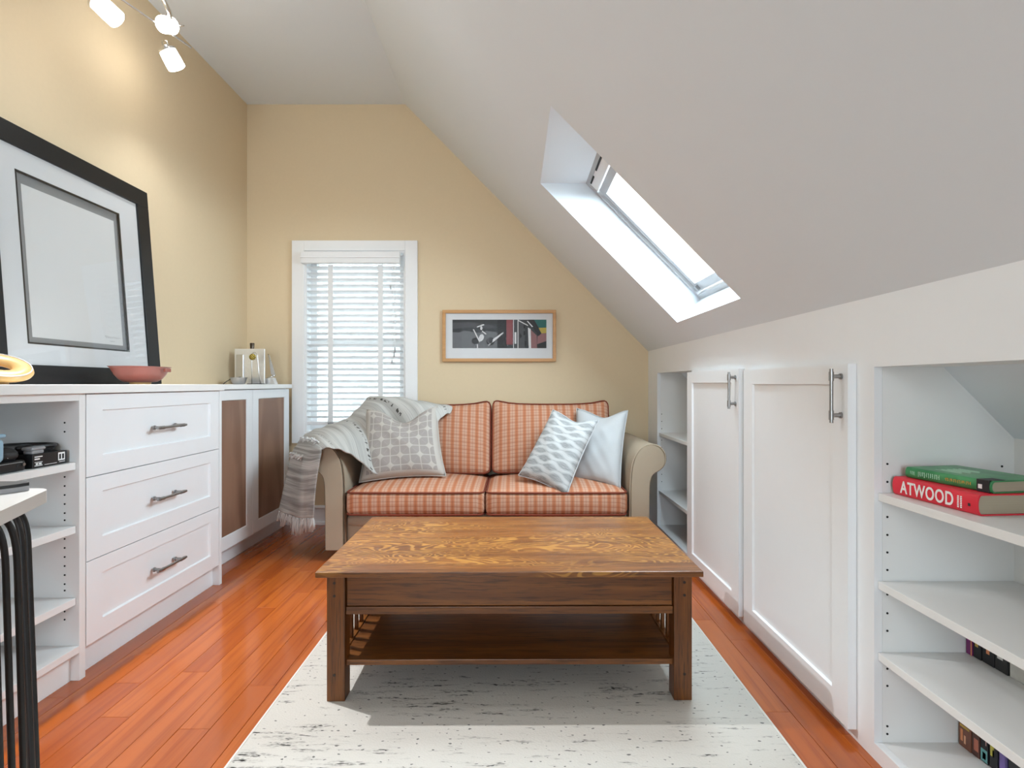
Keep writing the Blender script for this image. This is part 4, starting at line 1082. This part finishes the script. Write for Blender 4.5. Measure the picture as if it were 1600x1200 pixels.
def flat_book(name, label, loc, rot, L, Wd, T, cover):
    """lying hardback: spine along local y at x = 0 facing -x, pages show at the y = 0 end"""
    t = thing(name, label, 'book', loc, rot)
    bm = nb(); k = 8
    out = [(0.007 - 0.007 * math.sin(math.pi * i / k), T / 2 - T / 2 * math.cos(math.pi * i / k)) for i in range(k + 1)]
    inn = [(x + 0.0025, 0.0025 + (T - 0.005) * (z / T)) for x, z in out]
    poly = [(Wd, 0)] + out + [(Wd, T), (Wd, T - 0.0025)] + inn[::-1] + [(Wd, 0.0025)]
    prism(bm, poly, 'y', 0, L)
    c = obj('cover', bm, cover, t, smooth='auto', world=False)
    pg = [(x + 0.0006, z) for x, z in inn]
    obj('pages', prism(nb(), [(Wd - 0.004, 0.003)] + pg + [(Wd - 0.004, T - 0.003)], 'y', 0.003, L - 0.003), M['pages'], t, world=False)
    return t
# spine lettering: text x runs toward -y (left to right seen from the room), text y up, facing -x
def spine_M(y, z, x=-0.0004): return Matrix(((0, 0, -1, x), (-1, 0, 0, y), (0, 1, 0, z), (0, 0, 0, 1)))
rbk = flat_book('hardback_book', 'thick red hardback book lettered in white, lying under the green book', (0.937, 1.098, 0.6535), R(4.5), 0.222, 0.155, 0.043, M['red'])
text_mesh('ATWOOD', 0.040, M['ink_white'], spine_M(0.198, 0.0205), 'spine_title', rbk, 0.143)
bm = nb()
for i, yy in enumerate((0.0455, 0.0385)):
    for k in range(7): box(bm, -0.0006, 0.0002, yy - 0.0034, yy + 0.0002 * (k % 3), 0.008 + k * 0.0037, 0.008 + k * 0.0037 + 0.0026)
obj('small_print', bm, M['ink_white'], rbk, world=False, kind='stuff')
obj('publisher_mark', bx(-0.0005, 0.0002, 0.016, 0.021, 0.016, 0.022), M['ink_black'], rbk, world=False)
gbk = flat_book('hardback_book', 'green illustrated hardback book lying on top of the red book', (0.972, 1.106, 0.6967), R(10), 0.198, 0.145, 0.0255, M['green'])
bm = nb(); rg = random.Random(11)
def strokes(bm, y0, y1, z0, z1, n):
    for k in range(n):
        ya = y0 + (y1 - y0) * k / n; w_ = (y1 - y0) / n * rg.uniform(0.35, 0.7)
        zz_ = z0 + (z1 - z0) * rg.uniform(0, 0.25)
        box(bm, -0.0005, 0.0002, ya, ya + w_ * 0.5, zz_, z1); 
        if k % 2: box(bm, -0.0005, 0.0002, ya, ya + w_, z1 - 0.0022, z1)
        if k % 3 == 0: box(bm, -0.0005, 0.0002, ya, ya + w_, (z0 + z1) / 2, (z0 + z1) / 2 + 0.0018)
strokes(bm, 0.112, 0.168, 0.007, 0.019, 11); strokes(bm, 0.174, 0.186, 0.009, 0.018, 4)
obj('spine_title', bm, M['ink_green'], gbk, world=False, kind='stuff')
bm = nb(); strokes(bm, 0.042, 0.100, 0.009, 0.0165, 13); obj('spine_author', bm, M['ink_gold'], gbk, world=False, kind='stuff')
obj('black_band', bx(-0.0007, 0.04, 0.004, 0.030, 0.0005, 0.0262, bev=0.001), M['ink_black'], gbk, world=False)
obj('barcode_print', bx(-0.0011, -0.0006, 0.018, 0.026, 0.007, 0.016), M['ink_white'], gbk, world=False)
bm = nb()
for k in range(9): box(bm, 0.03 + 0.008 * k, 0.034 + 0.008 * k, 0.09 + 0.006 * (k % 3), 0.15 - 0.007 * (k % 2), 0.0254, 0.0259)
obj('cover_lettering', bm, M['ink_green'], gbk, world=False, kind='stuff')

def spine_book(label, x, y0, y1, z, h, d, c, marks, group):
    t = thing('paperback_book', label, 'book', (x, (y0 + y1) / 2, z), group=group)
    m = plain('spine_' + str(len(bpy.data.materials)), c, 0.4, var=0.2, sc=60)
    yy0, yy1 = y0 + 0.0006, y1 - 0.0006
    obj('cover', bx(x, x + d, yy0, yy1, z, z + h, bev=0.001), m, t)
    for (a, b, u, v, cc) in marks:        # a..b across the spine, u..v up it, both 0..1
        mm = plain('ink_' + str(len(bpy.data.materials)), cc, 0.5)
        obj('spine_print', bx(x - 0.0004, x + 0.0002, yy1 - (yy1 - yy0) * b, yy1 - (yy1 - yy0) * a, z + h * u, z + h * v), mm, t)
    return t
Wh = (0.7, 0.7, 0.68); Or = (0.75, 0.28, 0.12); Gd = (0.55, 0.36, 0.07); Bk = (0.012, 0.012, 0.014)
z3, z4 = 0.2625, 0.0415
g1, g2 = 'books standing on the third right shelf', 'books standing on the bottom right shelf'
spine_book('thin purple book at the wall end of the third right shelf', 1.108, 1.314, 1.332, z3, 0.11, 0.10, (0.20, 0.02, 0.15), [(0.82, 1, 0, 1, Or), (0.3, 0.6, 0.3, 0.9, (0.35, 0.06, 0.28))], g1)
spine_book('black book with gold spine print beside the purple book', 1.110, 1.291, 1.3135, z3, 0.11, 0.10, Bk, [(0.25, 0.65, 0.25, 0.4, Gd), (0.3, 0.7, 0.45, 0.56, Gd), (0.28, 0.6, 0.62, 0.9, Gd)], g1)
spine_book('black book with an orange square on its spine', 1.112, 1.258, 1.2905, z3, 0.11, 0.10, Bk, [(0.35, 0.62, 0.22, 0.40, Or), (0.38, 0.6, 0.44, 0.85, (0.33, 0.35, 0.34)), (0.68, 0.8, 0.4, 0.9, (0.05, 0.14, 0.13))], g1)
spine_book('black book with a white emblem and white bar on its spine', 1.113, 1.224, 1.2575, z3, 0.11, 0.10, (0.02, 0.02, 0.02), [(0.18, 0.62, 0.25, 0.32, Wh), (0.32, 0.62, 0.48, 0.85, (0.55, 0.55, 0.54))], g1)
spine_book('thick pale grey book at the near end of the third right shelf', 1.116, 1.165, 1.2235, z3, 0.11, 0.10, (0.58, 0.57, 0.53), [(0.3, 0.6, 0.42, 0.48, (0.2, 0.2, 0.2))], g1)
spine_book('brown illustrated book at the wall end of the bottom shelf', 1.088, 1.294, 1.329, z4, 0.14, 0.11, (0.20, 0.075, 0.045), [(0.3, 0.7, 0.86, 0.93, (0.6, 0.45, 0.38)), (0.15, 0.35, 0.1, 0.3, Or), (0.45, 0.6, 0.08, 0.22, (0.75, 0.4, 0.25)), (0.1, 0.9, 0.34, 0.38, Gd)], g2)
spine_book('dark brown book with white bars across its spine', 1.090, 1.2725, 1.2935, z4, 0.14, 0.11, (0.10, 0.04, 0.03), [(0.25, 0.95, 0.86, 0.9, Wh), (0.25, 0.95, 0.74, 0.79, Wh), (0.25, 0.95, 0.64, 0.67, Wh), (0.3, 0.9, 0.1, 0.3, (0.5, 0.16, 0.1))], g2)
spine_book('black book with teal foot label on its spine', 1.092, 1.2515, 1.272, z4, 0.14, 0.11, Bk, [(0.05, 0.95, 0.02, 0.22, (0.12, 0.32, 0.32)), (0.3, 0.75, 0.06, 0.17, Wh), (0.3, 0.4, 0.42, 0.95, Wh), (0.7, 0.82, 0.3, 0.98, (0.5, 0.32, 0.3))], g2)
spine_book('black book with green lettering and a yellow crescent', 1.094, 1.229, 1.251, z4, 0.14, 0.11, Bk, [(0.2, 0.65, 0.42, 0.98, (0.12, 0.36, 0.28)), (0.15, 0.6, 0.2, 0.38, (0.55, 0.50, 0.08)), (0.42, 0.62, 0.2, 0.31, Bk)], g2)
spine_book('violet book with pale lettering on the bottom shelf', 1.096, 1.208, 1.2285, z4, 0.14, 0.11, (0.10, 0.075, 0.22), [(0.15, 0.85, 0.05, 0.35, (0.20, 0.14, 0.42)), (0.35, 0.6, 0.4, 0.95, (0.5, 0.45, 0.6))], g2)
spine_book('dark book with gold figures on the bottom shelf', 1.098, 1.178, 1.2075, z4, 0.14, 0.11, (0.02, 0.022, 0.03), [(0.08, 0.25, 0.4, 0.95, Gd), (0.3, 0.45, 0.45, 0.8, Gd)], g2)
spine_book('dark teal book with orange spine mark nearest the camera', 1.100, 1.152, 1.1775, z4, 0.14, 0.11, (0.02, 0.06, 0.07), [(0.1, 0.5, 0.6, 0.8, Or)], g2)

# ------------------------------------------------------------------ white desk with wire legs at the left edge
dk = thing('wire_leg_desk', 'white desk with rounded corner and bent black rod legs at the left edge', 'desk', (-1.0, 0.6, 0))
crn = Vector((-0.812, 0.955)); 
pa, pbv = Vector((-1.33, 0.955)), Vector((-0.600, 0.46))
def fillet(a, c, b, r, n=8):
    d1 = (a - c).normalized(); d2 = (b - c).normalized()
    p1 = c + d1 * r; p2 = c + d2 * r
    return [tuple((p1 * (1 - t) ** 2 + c * 2 * t * (1 - t) + p2 * t * t)) for t in [k / n for k in range(n + 1)]]
poly = [tuple(pa)] + fillet(pa, crn, pbv, 0.025) + [tuple(pbv), (-0.600, 0.12), (-1.33, 0.12)]
bm = prism(nb(), poly, 'z', 0.716, 0.737)
obj('desk_top', bm, M['counter'], dk, smooth='auto')
for bot, top, end, yy in (((68, 0), (44, 850), (20, 812), 0.885), ((64, 0), (35, 862), (14, 815), 0.86), ((46, 0), (33, 868), (12, 818), 0.93), ((47, 0), (27, 885), (2, 822), 0.82), ((30, 0), (9, 890), (-16, 826), 0.80), ((12, 0), (-9, 900), (-36, 830), 0.78)):
    t0 = P(top[0], top[1], yy); b0 = Vector(((bot[0] - CX) / F * yy, yy, 0.0)); e0 = P(end[0], end[1], yy); e0.z = 0.7158
    mid = Vector((t0.x - 0.001, yy, t0.z + 0.03))
    q = [b0, b0.lerp(t0, 0.5), t0]
    k1 = Vector((t0.x - 0.002, yy, e0.z - 0.003))
    for k in range(1, 9):
        tt = k / 8; q.append(t0 * (1 - tt) ** 2 + k1 * 2 * tt * (1 - tt) + e0 * tt * tt)
    obj('leg', tube(nb(), q, 0.0044, 10), M['blackmetal'], dk, smooth='auto')
lp = thing('closed_laptop', 'thin dark closed laptop lying on the white desk', 'laptop', (-1.0, 0.86, 0.7372))
bm = nb(); lpoly = [(-1.14, 0.945), (-0.845, 0.945), (-0.832, 0.935), (-0.838, 0.915), (-0.90, 0.815), (-1.20, 0.815)]
prism(bm, lpoly, 'z', 0.7375, 0.7455); obj('base', bm, M['grey'], lp)
bm = nb(); prism(bm, lpoly, 'z', 0.7458, 0.7510); obj('lid', bm, M['softblack'], lp)

# ------------------------------------------------------------------ spotlight fitting under the ceiling
tl = thing('track_light', 'chrome spiral ceiling fitting with three glowing glass spotlights near the left wall', 'light fixture', (-1.25, 1.95, ZC))
obj('canopy', lathe(nb(), [(0, -0.03), (0.06, -0.03), (0.065, -0.001), (0, -0.001)], (-1.25, 1.95, ZC), 24), M['chrome'], tl, smooth='auto')
obj('stem', tube(nb(), [(-1.25, 1.95, ZC - 0.03), (-1.25, 1.95, ZC - 0.16)], 0.008, 10), M['chrome'], tl, smooth='auto')
obj('curved_rail', tube(nb(), [(-1.25, 1.95, ZC - 0.16), P(232, -40, 2.12), P(254, -4, 2.25), P(264, 18, 2.32), P(268, 44, 2.36)], 0.009, 10), M['chrome'], tl, smooth=True)
obj('straight_rail', tube(nb(), [P(120, -46, 2.08), P(188, -2, 2.22), P(246, 38, 2.34), P(299, 75, 2.44)], 0.0045, 8), M['chrome'], tl, smooth=True)
obj('curved_rail', tube(nb(), [(-1.25, 1.95, ZC - 0.16), (-1.42, 1.98, ZC - 0.19), P(128, -40, 1.93), P(146, -4, 1.94)], 0.009, 10), M['chrome'], tl, smooth=True)
def spot(c, d, L, r, power, aim, ang=172):
    c = Vector(c); d = Vector(d).normalized()
    q = d.to_track_quat('Z', 'Y').to_matrix()
    h = obj('lamp_glass', lathe(nb(), [(0, 0), (r * 0.82, 0), (r * 0.95, 0.004), (r, L * 0.5), (r, L), (r * 0.9, L), (0, L * 0.98)], c, 20, q), M['lampglass'], tl, smooth='auto')
    obj('lamp_collar', lathe(nb(), [(0, -0.022), (r * 0.35, -0.022), (r * 0.4, -0.006), (r * 1.02, -0.006), (r * 1.04, 0.004), (r * 0.9, 0.004)], c, 18, q), M['chrome'], h, smooth='auto')
    obj('wire_clip', tube(nb(), [c + q @ Vector((r * 1.04, 0, 0.0)), c + q @ Vector((r * 1.3, 0, -0.02)), c + q @ Vector((0, 0, -0.045)), c + q @ Vector((-r * 1.3, 0, -0.02)), c + q @ Vector((-r * 1.04, 0, 0.0))], 0.0025, 6), M['chrome'], h, smooth=True)
    l = bpy.data.lights.new('halogen_bulb', 'SPOT'); l.energy = power; l.spot_size = R(ang); l.spot_blend = 1.0; l.shadow_soft_size = 0.016; l.color = (0.96, 0.975, 1.0)
    lo = bpy.data.objects.new('halogen_bulb', l); COL.objects.link(lo); lo.parent = tl
    pos = c + d * (L + 0.012)
    lo.location = pos - tl.location
    a = (Vector(aim) - pos).normalized(); lo.rotation_euler = a.to_track_quat('-Z', 'Y').to_euler()
spot(P(152, 2, 1.94), P(182, 30, 1.96) - P(152, 2, 1.94), 0.078, 0.033, 130, (-0.5, 1.6, 0), 74)
spot(P(268, 40, 2.38), Vector((-0.05, -0.8, -0.45)), 0.06, 0.034, 9, (0, 0.9, 0.6), 130)
spot(P(262, 80, 2.40), P(275, 104, 2.42) - P(262, 80, 2.40), 0.07, 0.036, 14, (-0.9, 2.9, 0.4), 130)
spot((-1.12, 1.72, 2.52), (0.75, 0.1, -0.6), 0.07, 0.036, 10, (0.1, 1.4, 0.0), 95)  # unseen extra head, added to brighten the room
spot((-1.22, 1.60, 2.50), (0.6, -0.5, -0.6), 0.07, 0.036, 14, (0.0, 0.8, 0.0), 95)  # second unseen head, likewise added for brightness
obj('curved_rail', tube(nb(), [(-1.25, 1.95, ZC - 0.16), (-1.17, 1.86, ZC - 0.18), (-1.12, 1.76, ZC - 0.19), (-1.16, 1.66, ZC - 0.20), (-1.24, 1.60, ZC - 0.21)], 0.009, 10), M['chrome'], tl, smooth=True)  # unseen rail carrying the two added heads
